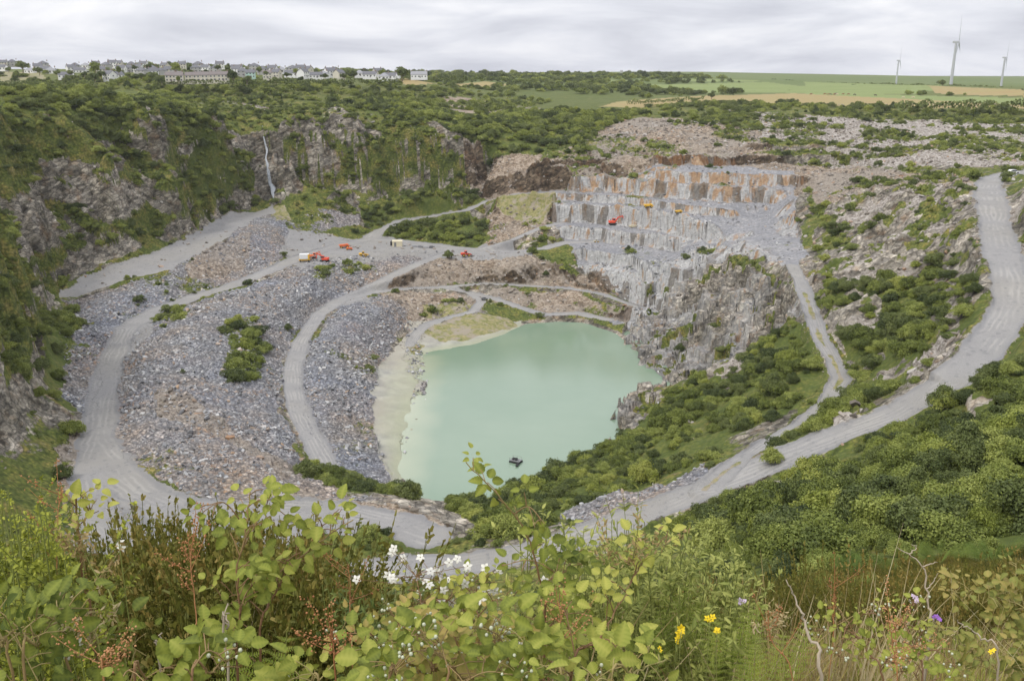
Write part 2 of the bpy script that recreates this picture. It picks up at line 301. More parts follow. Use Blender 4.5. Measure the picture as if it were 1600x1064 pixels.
zone('brown',
 [(560,455),(640,415),(700,400),(860,404),(950,428),(970,448),(880,448),(760,440),(700,442),(640,448),(600,460)],
 [(590,460),(640,456),(735,462),(760,470),(745,485),(680,500),(645,520),(640,490)],
 [(770,452),(900,456),(990,482),(960,500),(900,488),(850,488),(800,478),(760,465)],
 [(470,770),(540,785),(620,792),(680,812),(690,835),(650,830),(600,812),(540,800),(450,796),(400,780)],
 [(735,230),(860,238),(900,230),(1060,240),(1190,238),(1330,258),(1330,270),(1180,262),(1000,270),(880,290),(780,305),(730,290),(725,255)],
 [(860,212),(1010,183),(1120,190),(1240,215),(1200,238),(1060,240),(930,232)], [(690,150),(780,160),(845,168),(845,195),(760,192),(700,170)],
 [(760,330),(850,315),(870,345),(800,372),(750,388),(765,360)],
 [(250,610),(300,620),(345,655),(400,700),(470,730),(450,760),(380,700),(300,660),(240,650)], [(300,400),(345,378),(395,365),(380,420),(300,445),(290,420)],
 [(1240,265),(1330,262),(1500,275),(1530,300),(1520,370),(1440,400),(1300,330),(1245,300)],
 [(95,700),(140,640),(128,760),(95,790)])
zone('pale', [(1290,235),(1370,205),(1480,220),(1600,240),(1600,262),(1480,262),(1380,262),(1300,262)], [(1180,175),(1320,185),(1600,195),(1600,232),(1380,205),(1260,225),(1190,215)])
zone('slate',
 [(862,300),(1000,268),(1240,258),(1262,300),(1240,330),(1262,395),(1240,422),(1215,410),(1150,400),(1100,420),(1060,440),(1010,500),(960,505),(930,490),(1000,480),(960,450),(905,418),(880,375),(860,345)])
zone('crag',
 [(1000,430),(1100,400),(1180,420),(1240,470),(1265,500),(1200,520),(1150,560),(1080,590),(1030,605),(985,560),(970,515),(1000,480)], [(945,700),(955,650),(1000,612),(1040,620),(1010,650),(980,680)])
zone('outcrop', [(1285,480),(1330,455),(1375,470),(1370,505),(1335,525),(1295,512)], [(1282,402),(1400,392),(1455,408),(1430,442),(1340,452),(1305,445)], [(1365,590),(1425,560),(1440,575),(1385,608)], [(1095,592),(1150,565),(1160,580),(1110,605)], [(1480,500),(1502,480),(1505,535),(1455,590),(1420,605),(1440,570)],
 [(1330,300),(1500,290),(1530,330),(1525,380),(1400,400),(1320,370),(1290,330)], [(1560,300),(1640,290),(1640,420),(1590,400),(1565,340)], [(1300,665),(1345,640),(1350,655),(1300,685)], [(1500,640),(1560,615),(1570,635),(1520,655)], [(1220,560),(1240,540),(1245,560)], [(1250,430),(1285,415),(1290,470),(1265,450)])
zone('gravel', [(448,355),(490,362),(530,370),(600,370),(700,380),(760,385),(830,390),(830,402),(700,405),(640,398),(560,412),(470,420),(440,390)],
 [(90,463),(205,436),(265,423),(310,398),(360,370),(395,345),(430,332),(425,319),(375,332),(345,342),(290,373),(235,397),(190,409),(140,427),(98,454)],
 [(120,860),(130,780),(150,720),(230,740),(300,770),(480,794),(560,795),(660,818),(690,835),(640,842),(560,835),(470,840),(420,870),(300,900)],
 [(1085,770),(1115,730),(1160,715),(1175,745),(1130,775)], [(195,500),(240,485),(235,520),(200,560),(185,540)], [(505,470),(560,452),(585,470),(540,478)])
zone('mud', [(640,500),(665,500),(700,510),(760,506),(820,503),(800,525),(740,545),(690,550),(662,553),(662,600),(655,640),(640,690),(630,770),(612,765),(590,700),(583,650),(585,600),(600,560),(640,520)])
zone('grass', [(660,520),(700,500),(745,490),(800,500),(810,510),(740,528),(690,535)], [(660,478),(720,470),(745,480),(720,492),(660,500)], [(420,325),(450,320),(455,345),(430,345)],
 [(0,112),(60,114),(75,122),(40,128),(0,130)], [(640,540),(665,540),(655,550),(640,552)],
 [(760,306),(860,300),(870,312),(840,350),(780,330)])
zone('fieldgreen', [(1010,133),(1200,129),(1240,134),(1450,141),(1430,148),(1200,145),(1030,144)], [(1255,128),(1470,133),(1480,142),(1260,136)], [(1255,144),(1600,155),(1600,164),(1430,156),(1260,148)], [(930,124),(1010,127),(1000,130),(930,128)], [(1060,123),(1190,126),(1180,128),(1060,127)])
zone('fieldtan', [(935,167),(980,158),(1100,150),(1240,146),(1430,156),(1600,164),(1600,171),(1400,169),(1200,163),(1100,160),(1000,169)], [(1450,134),(1600,142),(1600,152),(1460,146)], [(620,128),(760,128),(800,133),(640,137)])
zone('shrub',
 [(1040,835),(1130,795),(1250,742),(1340,695),(1420,655),(1500,618),(1540,580),(1600,525),(1640,500),(1640,870),(1350,862),(1210,885),(1150,850)],
 [(890,725),(955,692),(985,672),(1035,622),(1100,585),(1180,545),(1235,505),(1258,520),(1285,560),(1285,600),(1230,645),(1140,685),(1115,720),(1050,735),(960,770),(880,800),(850,850),(760,840),(710,800),(700,778),(790,765),(850,745)],
 [(1160,728),(1210,690),(1290,645),(1335,600),(1330,560),(1300,500),(1270,440),(1290,400),(1330,430),(1400,420),(1470,400),(1520,410),(1545,440),(1540,490),(1480,560),(1400,610),(1300,668),(1200,722)],
 [(560,308),(740,296),(760,318),(680,335),(600,355),(565,345)], [(590,368),(640,350),(745,332),(770,355),(750,380),(640,372)],
 [(470,725),(520,740),(560,758),(640,765),(660,785),(600,775),(540,770),(480,745)], [(555,835),(690,838),(690,862),(560,862)],
 [(560,170),(640,165),(760,185),(860,160),(960,165),(1010,178),(900,225),(830,238),(750,232),(720,250),(660,205),(600,190)],
 [(0,130),(120,135),(250,145),(290,165),(330,200),(310,260),(250,240),(180,210),(60,180),(0,170)], [(300,250),(400,210),(400,300),(350,320),(300,300)],
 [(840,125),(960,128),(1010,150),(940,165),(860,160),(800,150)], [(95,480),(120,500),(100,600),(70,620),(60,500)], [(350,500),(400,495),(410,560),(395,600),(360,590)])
zone('scrub',
 [(0,130),(650,128),(850,135),(1000,160),(1600,168),(1600,235),(1200,235),(1000,185),(860,240),(740,250),(700,300),(430,310),(400,200),(0,200)],
 [(1250,300),(1520,270),(1545,300),(1555,400),(1540,520),(1400,600),(1250,700),(1150,740),(1300,560),(1260,430),(1290,360)],
 [(460,330),(760,300),(770,380),(560,365),(450,345)],
 [(0,860),(1100,860),(1700,500),(1700,1300),(-100,1300)],
 [(540,825),(900,820),(900,850),(560,870)], [(740,350),(860,350),(850,400),(760,390)])
ZN = ['crag','outcrop','rubble','brown','pale','slate','gravel','mud','grass','fieldgreen','fieldtan','shrub','scrub']
def zones_of(x, y):
    wx = x+2.4*fbm(x/7, y/7, 61, 3)+0.02*0*y; wy = y+2.4*fbm(x/7, y/7, 67, 3)
    out = {}
    for n in ZN:
        m_ = np.zeros(x.shape, bool)
        for P in Z[n]: m_ |= pip(wx, wy, P)
        out[n] = m_
    return out
def roads_of(x, y, z):
    """flattens z along the roads; returns z, road weight, position across the road"""
    global CGR
    CGR = np.zeros(x.shape); w_ = np.zeros(x.shape); zr = z.copy(); across = np.zeros(x.shape); best = np.full(x.shape, 9.0)
    for k, (w, P) in ROADW.items():
        x0, y0 = P.min(0)[:2]-w*2; x1, y1 = P.max(0)[:2]+w*2
        i = np.nonzero((x > x0) & (x < x1) & (y > y0) & (y < y1))
        if len(i[0]) == 0: continue
        X, Y = x[i], y[i]; bd = np.full(X.shape, 1e9); bz = np.zeros(X.shape)
        for a, b in zip(P[:-1], P[1:]):
            xm, ym = (a[:2]+b[:2])/2; near = np.nonzero((np.abs(X-xm) < w*1.9) & (np.abs(Y-ym) < w*1.9))[0]
            if len(near) == 0: continue
            xx, yy = X[near], Y[near]; d = b[:2]-a[:2]; t = np.clip(((xx-a[0])*d[0]+(yy-a[1])*d[1])/(d@d+1e-9), 0, 1)
            ex = xx-a[0]-t*d[0]; ey = yy-a[1]-t*d[1]; q = np.hypot(ex, ey); mm = q < bd[near]
            nn_ = near[mm]; bd[nn_] = q[mm]; bz[nn_] = (a[2]+t*(b[2]-a[2]))[mm]
        wob = 0.92+0.30*fbm(X/11, Y/11, 41, 4, .6)
        r = bd/(w*0.5*wob)
        if k == 'inner track': CGR[i] = np.maximum(CGR[i], sstep(.34, .16, r+.25*fbm(X/2.5, Y/2.5, 47, 3))*sstep(-.25, .1, fbm(X/14, Y/14, 48, 2)))
        ww = sstep(1.9, 1.05, r); tgt = zr[i]*(1-ww)+bz*ww; zr[i] = np.where(bd < 1e8, tgt, zr[i])
        rw = sstep(1.30, 0.86, r+.22*fbm(X/2.2, Y/2.2, 43, 3)); w_[i] = np.maximum(w_[i], rw)
        u_ = np.minimum(r, 1.5); across[i] = np.where(r < 1.45, np.minimum(u_, np.where(across[i] > 0, across[i], 9)), across[i])
    return zr, w_, across
def surface(x, y, full=True):
    """finished ground height and the weights that pick its cover"""
    x = np.asarray(x, float); y = np.asarray(y, float)
    e1 = 2.5
    hx = (H0(x+e1, y)-H0(x-e1, y))/(2*e1); hy = (H0(x, y+e1)-H0(x, y-e1))/(2*e1); sl = np.hypot(hx, hy)
    zz = zones_of(x, y)
    soft = zz['rubble'] | zz['mud'] | zz['gravel'] | zz['grass']
    cliff = sstep(0.75, 1.3, sl)*(1-soft*0.85)*sstep(120, 160, y)
    cl = cliff*((x < -85) | (y > 480))
    # buttresses and gullies: the ground is taken from a point shifted across the wall
    rid = 1-np.abs(fbm(x/46, y/30, 3, 3))*2
    rid2 = 1-np.abs(fbm(x/15, y/11, 13, 3))*2
    sh = cl*((rid-0.62)*26+(rid2-0.6)*5)
    nx = -hx/(sl+1e-6); ny = -hy/(sl+1e-6)
    z = np.where(cl > 0.01, H0(x+nx*sh, y+ny*sh), H0(x, y))
    z = terrace(x, y, z)
    # strata ledges
    dip = z-0.36*x+5*fbm(x/40, y/40, 23, 3)
    per = 5.5; led = (dip/per-np.floor(dip/per)); z = z+cl*1.5*(sstep(0.0, 0.75, led)-led)*1.2
    z = z+cliff*(3.4*fbm(x/12, y/12, 5, 4, 0.5)+1.3*fbm(x/3.3, y/3.3, 6, 3)*sstep(-.15, .25, fbm(x/18, y/18, 19, 2)))
    rock = (zz['crag'] | (zz['slate'] & (y < 425))) & (sl > 0.28)
    rk = rock*sstep(0.25, 0.45, sl)
    q = 5.2; zb = z+3.2*fbm(x/12, y/12, 71, 3)-.12*x; bl = zb/q-np.floor(zb/q); z = z+rk*q*(sstep(0.66, 0.92, bl)-bl)*1.0
    z = z+rk*(.9*(_h(np.floor(x/6.2+y/9), np.floor(y/4-x/11), 3)-0.5)+.5*(_h(np.floor(x/2.3+y/6), np.floor(y/2-x/7), 4)-0.5)+4.0*fbm(x/15, y/15, 72, 4, .5))
    cz = zz['crag'] & (z > .5); bx = (x*.86+y*.5); by = (-x*.5+y*.86); bx = bx/6.0+.5*fbm(x/11, y/11, 151, 2); by = by/3.6+.5*fbm(x/11, y/11, 152, 2)
    hb_ = _h(np.floor(bx), np.floor(by), 153); hs_ = _h(np.floor(bx*2.3), np.floor(by*1.9), 154); qb = 4.6; zq = qb*(np.floor(z/qb+hb_)-hb_)+qb*.55+.9*(hs_-.5)+.35*(bx-np.floor(bx))+.5*(by-np.floor(by))
    z = np.where(cz, z*.18+zq*.82, z)
    hill = (~soft)*(sl <= 1.2)*sstep(60, 120, y)*sstep(900, 500, y)*(1-(zz['slate'] | zz['crag']))
    hill = hill*sstep(1.0, 3.5, z); oc = zz['outcrop']*1.0; ob_ = (z-.5*x+3*fbm(x/10, y/10, 73, 3))/2.6; obf = ob_-np.floor(ob_); z = z+oc*(1.5+2.6*(sstep(.55, .95, obf)-obf)+3.0*fbm(x/8, y/8, 74, 5, .6))
    z = z+hill*(1.5*fbm(x/14, y/14, 81, 4)+0.5*fbm(x/3, y/3, 82, 3))
    rb = (zz['rubble'] | (zz['brown'] & (sl > 0.12)) | zz['pale'])
    z = z+rb*(1.5*fbm(x/8, y/8, 91, 3)+0.75*(_h(np.floor(x/1.25+.3*y), np.floor(y/1.0), 8)-0.5)+0.5*fbm(x/1.3, y/1.3, 92, 2))
    z = z+0.10*fbm(x/1.5, y/1.5, 93, 2)*sstep(3, 30, y)
    z, rw, ac = roads_of(x, y, z)
    bund = np.exp(-((np.clip(ac, 0, 2)-1.12)/.13)**2)*(ac > .6)*sstep(-.3, .3, fbm(x/13, y/13, 95, 3)); z = z+rw*(0.05*fbm(x/2, y/2, 94, 2))+bund*(.55+.6*fbm(x/1.6, y/1.6, 96, 2))
    return z, zz, sl, cliff, rw, ac, rk
# ------------------------------------------------------------------ the ground sheet
az = np.concatenate([np.arange(-180, -46, 6.0), np.arange(-46, -30.5, 0.35), np.arange(-30.5, 30.5, 0.062), np.arange(30.5, 46, 0.35), np.arange(46, 180, 6.0)])
rr = [0.6]
while rr[-1] < 60: rr.append(rr[-1]*1.035)
while rr[-1] < 150: rr.append(rr[-1]+0.8)
while rr[-1] < 300: rr.append(rr[-1]+0.5)
while rr[-1] < 560: rr.append(rr[-1]+0.62)
while rr[-1] < 800: rr.append(rr[-1]+1.5)
while rr[-1] < 5000: rr.append(rr[-1]*1.013)
rr = np.array(rr)
if QUICK: az = np.concatenate([az[az < -30.5], np.arange(-30.5, 30.5, 0.15), az[az >= 30.5]]); rr = np.concatenate([rr[rr < 100][::2], rr[(rr >= 100) & (rr < 800)][::2], rr[rr >= 800]])
AZ, RR = np.meshgrid(np.radians(az), rr)
GX = RR*np.sin(AZ); GY = RR*np.cos(AZ)
GZ, GZN, GSL, GCL, GRW, GAC, GRK = surface(GX, GY)
nr, na = GX.shape
# tilt of the finished ground, for the cover
e1 = 1.0
gzr = np.gradient(GZ, axis=0)/np.gradient(RR, axis=0); gza = np.gradient(GZ, axis=1)/(np.gradient(AZ, axis=1)*RR+1e-6)
TILT = np.hypot(gzr, gza)
VN = fbm(GX/22, GY/22, 101, 5, 0.55)
# weights
w_rub = GZN['rubble']*1.0; w_mud = GZN['mud']*1.0; w_gra = GZN['grass']*1.0
w_brn = GZN['brown']*1.0; w_sla = np.maximum(GZN['slate']*1.0, GZN['crag']*np.clip(.22+1.2*fbm(GX/16, GY/16, 75, 3), 0, .6)); w_pal = np.maximum(GZN['pale']*1.0, GZN['outcrop']*np.clip(.25+1.5*fbm(GX/9, GY/9, 76, 3), 0, .7)); w_brn = w_brn*(1-GZN['outcrop']); w_grv = np.maximum(GRW, GZN['gravel']*0.8)
w_fg = GZN['fieldgreen']*1.0; w_ft = GZN['fieldtan']*1.0
vegz = (GZN['shrub'] | GZN['scrub'])*(1-w_fg)*(1-w_ft)
bare = np.clip(w_rub+w_mud+w_brn*.8+w_sla+w_pal*.7, 0, 1)
w_veg = np.clip((0.62+1.3*VN+0.35*vegz-0.75*bare*(1-GZN['shrub']*.7))*sstep(1.75, 0.85, TILT), 0, 1)
VC = fbm(GX/19+GZ/10, GY/28-GZ/12, 111, 4, 0.55); HB = vn(GX/60, GY/60, 5)
cv = sstep(.0, .12, VC-.07*sstep(470, 500, GY)*sstep(-190, -140, GX)+.10*fbm(GX/3+GZ/4, GY/3-GZ/5, 121, 3)+0.10*(GZN['shrub']*1.0)+0.06)*(1-GZN['slate'])*(1-w_brn)
w_veg = np.where((GCL > .3), np.maximum(cv*0.92, w_veg*.4), w_veg)
w_veg = np.where(GZN['outcrop'], sstep(.10, .35, fbm(GX/7, GY/7, 78, 4, .6)), w_veg); w_veg = np.where(GZN['crag'], sstep(.18, .36, fbm(GX/9, GY/9, 79, 4, .6)), w_veg)
w_veg = np.where((GZN['shrub']) & (~GZN['outcrop']) & (GCL < .4) & (bare < .5), np.maximum(w_veg, 0.85), w_veg)
w_veg = np.where(GY > 620, np.maximum(w_veg, (1-bare)*0.9), w_veg)*(1-np.clip(w_grv, 0, 1))*(1-w_fg)*(1-w_ft)*(1-w_mud)
w_veg = np.where((GY < 120) & (np.abs(GX) < 300), np.maximum(w_veg, .95), w_veg)
w_veg = np.where(GZN['grass'], 1, w_veg); w_veg = w_veg*sstep(.3, 1.2, GZ); w_grv = w_grv*(1-CGR*.85); w_gra = np.maximum(w_gra, CGR*.9)
w_face = np.clip(GCL+GRK*0.6+w_sla*sstep(0.7, 1.3, TILT), 0, 1)
zid = np.zeros(GX.shape, int)                     # 0 ground
zid[GCL > 0.5] = 4
zid[w_rub > 0.5] = 2; zid[GZN['slate'] | GZN['crag']] = 3; zid[w_mud > 0.5] = 5; zid[(w_fg+w_ft) > 0.5] = 6; zid[GRW > 0.5] = 1
NAMES = {0: 'ground', 1: 'haul_road', 2: 'slate_tip_terrain', 3: 'quarry_terraces_terrain', 4: 'quarry_cliff_terrain', 5: 'lake_mud_flat', 6: 'fields'}
WATTR = {'wa': (GRW, w_rub, w_veg), 'wb': (w_brn, w_sla, w_face), 'wc': (w_gra, w_mud, np.clip(GAC, 0, 1.2)), 'wd': (w_fg, w_ft, w_pal), 'we': (w_grv, GZN['shrub']*1.0, np.clip(TILT/3, 0, 1))}
def mesh_from(name, V, F, mat=None, smooth=False):
    """V (n,3), F (m,k) arrays of equal sided faces"""
    me = bpy.data.meshes.new(name); n = len(V); m_, k = F.shape
    me.vertices.add(n); me.vertices.foreach_set('co', np.ascontiguousarray(V, np.float32).ravel())
    me.loops.add(m_*k); me.loops.foreach_set('vertex_index', np.ascontiguousarray(F, np.int32).ravel())
    me.polygons.add(m_); me.polygons.foreach_set('loop_start', np.arange(0, m_*k, k, dtype=np.int32))
    if smooth: me.polygons.foreach_set('use_smooth', np.ones(m_, bool))
    me.update(calc_edges=True)
    if mat: me.materials.append(mat)
    return me
def obj(name, me, parent=None, loc=None, **kw):
    o = bpy.data.objects.new(name, me); COL.objects.link(o)
    if parent is not None: o.parent = parent
    if loc is not None: o.location = loc
    for k, v in kw.items(): o[k] = v
    return o
idx = np.arange(nr*na).reshape(nr, na)
# open ring: the last azimuth column is joined to the first
i2 = np.concatenate([idx, idx[:, :1]], 1)
quads = np.stack([i2[:-1, :-1], i2[:-1, 1:], i2[1:, 1:], i2[1:, :-1]], -1).reshape(-1, 4)[:, ::-1]
zq = np.concatenate([zid, zid[:, :1]], 1)[:-1, :-1].ravel()
ALLV = np.stack([GX.ravel(), GY.ravel(), GZ.ravel()], 1)
def build_ground(mat):
    for k, nm in NAMES.items():
        F = quads[zq == k]
        if len(F) == 0: continue
        used, inv = np.unique(F, return_inverse=True)
        me = mesh_from(nm, ALLV[used], inv.reshape(F.shape), mat, smooth=(k in (0, 1, 5, 6)))
        for an, ch in WATTR.items():
            a = me.attributes.new(an, 'FLOAT_COLOR', 'POINT'); c = np.ones((len(used), 4), np.float32)
            for j in range(3): c[:, j] = ch[j].ravel()[used]
            a.data.foreach_set('color', c.ravel())
        obj(nm, me, kind='structure')
# quick height lookups on the finished ground
def ground_z(x, y):
    x = np.atleast_1d(np.asarray(x, float)); y = np.atleast_1d(np.asarray(y, float))
    r = np.hypot(x, y); a = np.degrees(np.arctan2(x, y))
    fi = np.clip(np.interp(r, rr, np.arange(len(rr))), 0, nr-1.001); fj = np.clip(np.interp(a, az, np.arange(len(az))), 0, na-1.001)
    i = fi.astype(int); j = fj.astype(int); fi = fi-i; fj = fj-j
    return (GZ[i, j]*(1-fi)+GZ[i+1, j]*fi)*(1-fj)+(GZ[i, j+1]*(1-fi)+GZ[i+1, j+1]*fi)*fj
def look(A, x, y):
    r = np.hypot(x, y); a = np.degrees(np.arctan2(x, y))
    i = np.clip(np.rint(np.interp(r, rr, np.arange(len(rr)))).astype(int), 0, nr-1); j = np.clip(np.rint(np.interp(a, az, np.arange(len(az)))).astype(int), 0, na-1)
    return A[i, j]
def ghit(px, py):
    """sight line on the finished ground -> xyz"""
    P = hit(px, py, ground_z2); return np.concatenate([P, ground_z(P[:, 0], P[:, 1])[:, None]], 1)
def ground_z2(X, Y): return ground_z(X.ravel(), Y.ravel()).reshape(X.shape)
# ------------------------------------------------------------------ materials
class NT:
    def __init__(s, name):
        s.m = bpy.data.materials.new(name); s.m.use_nodes = True; s.t = s.m.node_tree; s.t.nodes.clear()
        s.out = s.n('ShaderNodeOutputMaterial'); s.b = s.n('ShaderNodeBsdfPrincipled'); s.l(s.b.outputs[0], s.out.inputs[0])
        s.b.inputs['Roughness'].default_value = 0.9; s.b.inputs['Specular IOR Level'].default_value = 0.25
        s.co = s.n('ShaderNodeTexCoord').outputs['Object']
    def n(s, t, **kw):
        x = s.t.nodes.new(t)
        for k, v in kw.items(): setattr(x, k, v)
        return x
    def l(s, a, b): s.t.links.new(a, b)
    def put(s, sock, v):
        if isinstance(v, bpy.types.NodeSocket): s.l(v, sock)
        elif v is not None:
            if isinstance(v, (tuple, list)) and len(v) == 3 and sock.type == 'RGBA': v = (*v, 1)
            sock.default_value = v
    def math(s, op, a, b=None, c=None, clamp=False):
        x = s.n('ShaderNodeMath', operation=op, use_clamp=clamp); s.put(x.inputs[0], a)
        if b is not None: s.put(x.inputs[1], b)
        if c is not None: s.put(x.inputs[2], c)
        return x.outputs[0]
    def mix(s, f, a, b, mode='MIX'):
        x = s.n('ShaderNodeMix', data_type='RGBA', blend_type=mode); s.put(x.inputs['Factor'], f); s.put(x.inputs['A'], a); s.put(x.inputs['B'], b)
        return x.outputs['Result']
    def noise(s, sc, det=4, rough=0.55, vec=None, dist=0.0, col=False):
        x = s.n('ShaderNodeTexNoise'); x.inputs['Scale'].default_value = sc; x.inputs['Detail'].default_value = det; x.inputs['Roughness'].default_value = rough; x.inputs['Distortion'].default_value = dist
        s.l(vec if vec is not None else s.co, x.inputs['Vector']); return x.outputs['Color' if col else 'Fac']
    def voro(s, sc, vec=None, feat='F1', rnd=1.0):
        x = s.n('ShaderNodeTexVoronoi', feature=feat); x.inputs['Scale'].default_value = sc; x.inputs['Randomness'].default_value = rnd
        s.l(vec if vec is not None else s.co, x.inputs['Vector']); return x
    def scale(s, v, vec=None, rot=(0, 0, 0)):
        x = s.n('ShaderNodeMapping'); x.inputs['Scale'].default_value = v; x.inputs['Rotation'].default_value = rot; s.l(vec if vec is not None else s.co, x.inputs['Vector']); return x.outputs[0]
    def ramp(s, f, stops, interp='LINEAR'):
        x = s.n('ShaderNodeValToRGB'); x.color_ramp.interpolation = interp; el = x.color_ramp.elements
        while len(el) < len(stops): el.new(0.5)
        for q, (p, c) in zip(el, stops): q.position = p; q.color = (*c, 1) if len(c) == 3 else c
        s.l(f, x.inputs[0]); return x.outputs[0]
    def rng(s, f, a, b, c=0.0, d=1.0):
        x = s.n('ShaderNodeMapRange'); s.l(f, x.inputs[0])
        for i, v in enumerate((a, b, c, d)): x.inputs[i+1].default_value = v
        return x.outputs[0]
    def attr(s, name):
        x = s.n('ShaderNodeAttribute', attribute_name=name); y = s.n('ShaderNodeSeparateColor'); s.l(x.outputs['Color'], y.inputs[0]); return y.outputs
    def bump(s, h, strength=0.5, dist=0.3):
        x = s.n('ShaderNodeBump'); x.inputs['Strength'].default_value = strength; x.inputs['Distance'].default_value = dist; s.l(h, x.inputs['Height']); s.l(x.outputs[0], s.b.inputs['Normal'])
    def color(s, c): s.put(s.b.inputs['Base Color'], c)
    def set(s, **kw):
        for k, v in kw.items(): s.put(s.b.inputs[k.replace('_', ' ')], v)
        return s.m
def simple(name, c, rough=0.7, var=0.25, sc=6, spec=0.3, metal=0):
    t = NT(name); n_ = t.noise(sc, 4)
    t.color(t.mix(n_, tuple(x*(1-var) for x in c), tuple(min(1, x*(1+var)) for x in c)))
    t.set(Roughness=rough, Metallic=metal); t.b.inputs['Specular IOR Level'].default_value = spec
    return t.m
def ground_material():
    t = NT('quarry ground'); A, B, C, D, E = [t.attr(k) for k in ('wa', 'wb', 'wc', 'wd', 'we')]
    big = t.noise(0.028, 5); mid = t.noise(0.16, 5, 0.6); fine = t.noise(1.3, 4, 0.6); fin2 = t.noise(4.5, 3, 0.6)
    # vegetation floor: grasses, heather, moss
    veg = t.ramp(mid, [(0.30, (.06, .075, .02)), (0.44, (.115, .135, .032)), (0.54, (.17, .17, .045)), (0.64, (.24, .195, .06)), (0.74, (.30, .25, .11))])
    veg = t.mix(t.rng(fine, .42, .72), veg, (.07, .085, .02)); veg = t.mix(1.0, veg, t.ramp(t.voro(.9).outputs['Distance'], [(.1, (1.35, 1.3, 1.15)), (.5, (.85, .9, .85)), (.8, (.55, .6, .55))]), 'MULTIPLY')
    geo = t.n('ShaderNodeSeparateXYZ'); t.l(t.co, geo.inputs[0]); veg = t.mix(t.rng(geo.outputs['Y'], 750, 1300, 0, .8), veg, t.mix(t.noise(.006, 3), (.10, .15, .045), (.17, .20, .07)))
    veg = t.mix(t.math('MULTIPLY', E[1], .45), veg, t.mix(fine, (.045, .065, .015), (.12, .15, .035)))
    # natural rock with strata
    vs = t.scale((.10, .10, .36), vec=t.scale((1, 1, 1), rot=(radians(-8), radians(22), 0))); st = t.noise(1.6, 7, 0.65, vec=vs, dist=0.9); cr_ = t.noise(.30, 7, .68)
    rock = t.ramp(st, [(.28, (.10, .09, .08)), (.42, (.25, .225, .19)), (.52, (.34, .31, .265)), (.60, (.42, .385, .335)), (.70, (.50, .46, .40))])
    rock = t.mix(t.rng(cr_, .36, .54), t.mix(1.0, rock, (.38, .37, .35), 'MULTIPLY'), rock)
    rock = t.mix(t.rng(mid, .54, .68, 0, .55), rock, (.24, .15, .085)); rock = t.mix(t.rng(t.noise(.05, 5, .6), .40, .62), t.mix(1.0, rock, (.50, .50, .47), 'MULTIPLY'), rock)
    ck = t.n('ShaderNodeTexVoronoi', feature='DISTANCE_TO_EDGE'); ck.inputs['Scale'].default_value = 1.0; cv = t.scale((.42, .42, .85), vec=t.scale((1, 1, 1), rot=(radians(12), radians(24), .4))); wz = t.mix(.22, cv, t.noise(.9, 3, .6, col=True), 'ADD'); t.l(wz, ck.inputs['Vector'])
    cc = t.voro(1.0, vec=wz); ccs = t.n('ShaderNodeSeparateColor'); t.l(cc.outputs['Color'], ccs.inputs[0])
    ck2 = t.n('ShaderNodeTexVoronoi', feature='DISTANCE_TO_EDGE'); ck2.inputs['Scale'].default_value = .32; t.l(wz, ck2.inputs['Vector'])
    crk = t.math('MINIMUM', t.rng(ck.outputs['Distance'], .0, .08, .55, 1), t.rng(ck2.outputs['Distance'], .0, .05, .40, 1))
    rock = t.mix(1.0, rock, t.ramp(ccs.outputs[0], [(0, (.65, .65, .65)), (.35, (1.0, .99, .96)), (.7, (1.3, 1.28, 1.22)), (1, (1.75, 1.72, 1.65))]), 'MULTIPLY'); rock = t.mix(1.0, rock, crk, 'MULTIPLY')
    # worked slate: pale faces with rust and black streaks running down
    vw = t.scale((1.0, 1.0, .07)); w1 = t.noise(1.0, 6, .62, vec=vw, dist=.5); geo0 = t.n('ShaderNodeSeparateXYZ'); t.l(t.co, geo0.inputs[0]); vw2 = t.scale((.26, .26, .10)); w2 = t.math('ADD', t.noise(1.0, 4, .6, vec=vw2), t.rng(geo0.outputs['Z'], 36, 57, .0, .165))
    face = t.ramp(w1, [(.30, (.12, .105, .09)), (.37, (.33, .32, .30)), (.46, (.45, .45, .445)), (.60, (.58, .578, .57)), (.72, (.50, .44, .36))])
    face = t.mix(t.rng(w2, .57, .68, 0, .85), face, t.mix(w1, (.26, .09, .03), (.62, .42, .20)))
    vc = t.voro(1.0, vec=t.scale((.19, .19, .0))); fb = t.n('ShaderNodeSeparateColor'); t.l(vc.outputs['Color'], fb.inputs[0])
    face = t.mix(t.rng(fb.outputs[0], 0, 1, 0, .55), face, (.10, .095, .09), 'MIX') if False else t.mix(t.rng(fb.outputs[0], .78, .82, 0, .72), face, t.mix(w1, (.05, .045, .04), (.20, .17, .13)))
    sflo = t.mix(mid, (.17, .175, .19), (.30, .302, .315)); sv = t.voro(1.3); sc_ = t.n('ShaderNodeSeparateColor'); t.l(sv.outputs['Color'], sc_.inputs[0])
    sflo = t.mix(t.rng(sc_.outputs[0], .55, 1, 0, .6), sflo, (.42, .42, .43)); sflo = t.mix(t.rng(sc_.outputs[1], .8, 1, 0, .6), sflo, (.12, .12, .125))
    face = t.mix(t.math('SUBTRACT', 1.0, t.rng(t.math('ABSOLUTE', t.math('SUBTRACT', t.noise(.35, 5, .7), .5)), 0, .012, .55, 1)), face, (.06, .055, .05)); slate = t.mix(B[2], sflo, face)
    rock = t.mix(t.math('MULTIPLY', B[1], .8), rock, slate)
    # rubble of tipped slate
    tilt = t.scale((.8, 1.0, 1.5), rot=(.3, .2, .5))
    va = t.voro(1.15, vec=tilt); vb = t.voro(2.4, vec=tilt); sa = t.n('ShaderNodeSeparateColor'); t.l(va.outputs['Color'], sa.inputs[0]); sb = t.n('ShaderNodeSeparateColor'); t.l(vb.outputs['Color'], sb.inputs[0])
    sel = t.rng(t.noise(.22, 3), .44, .54)
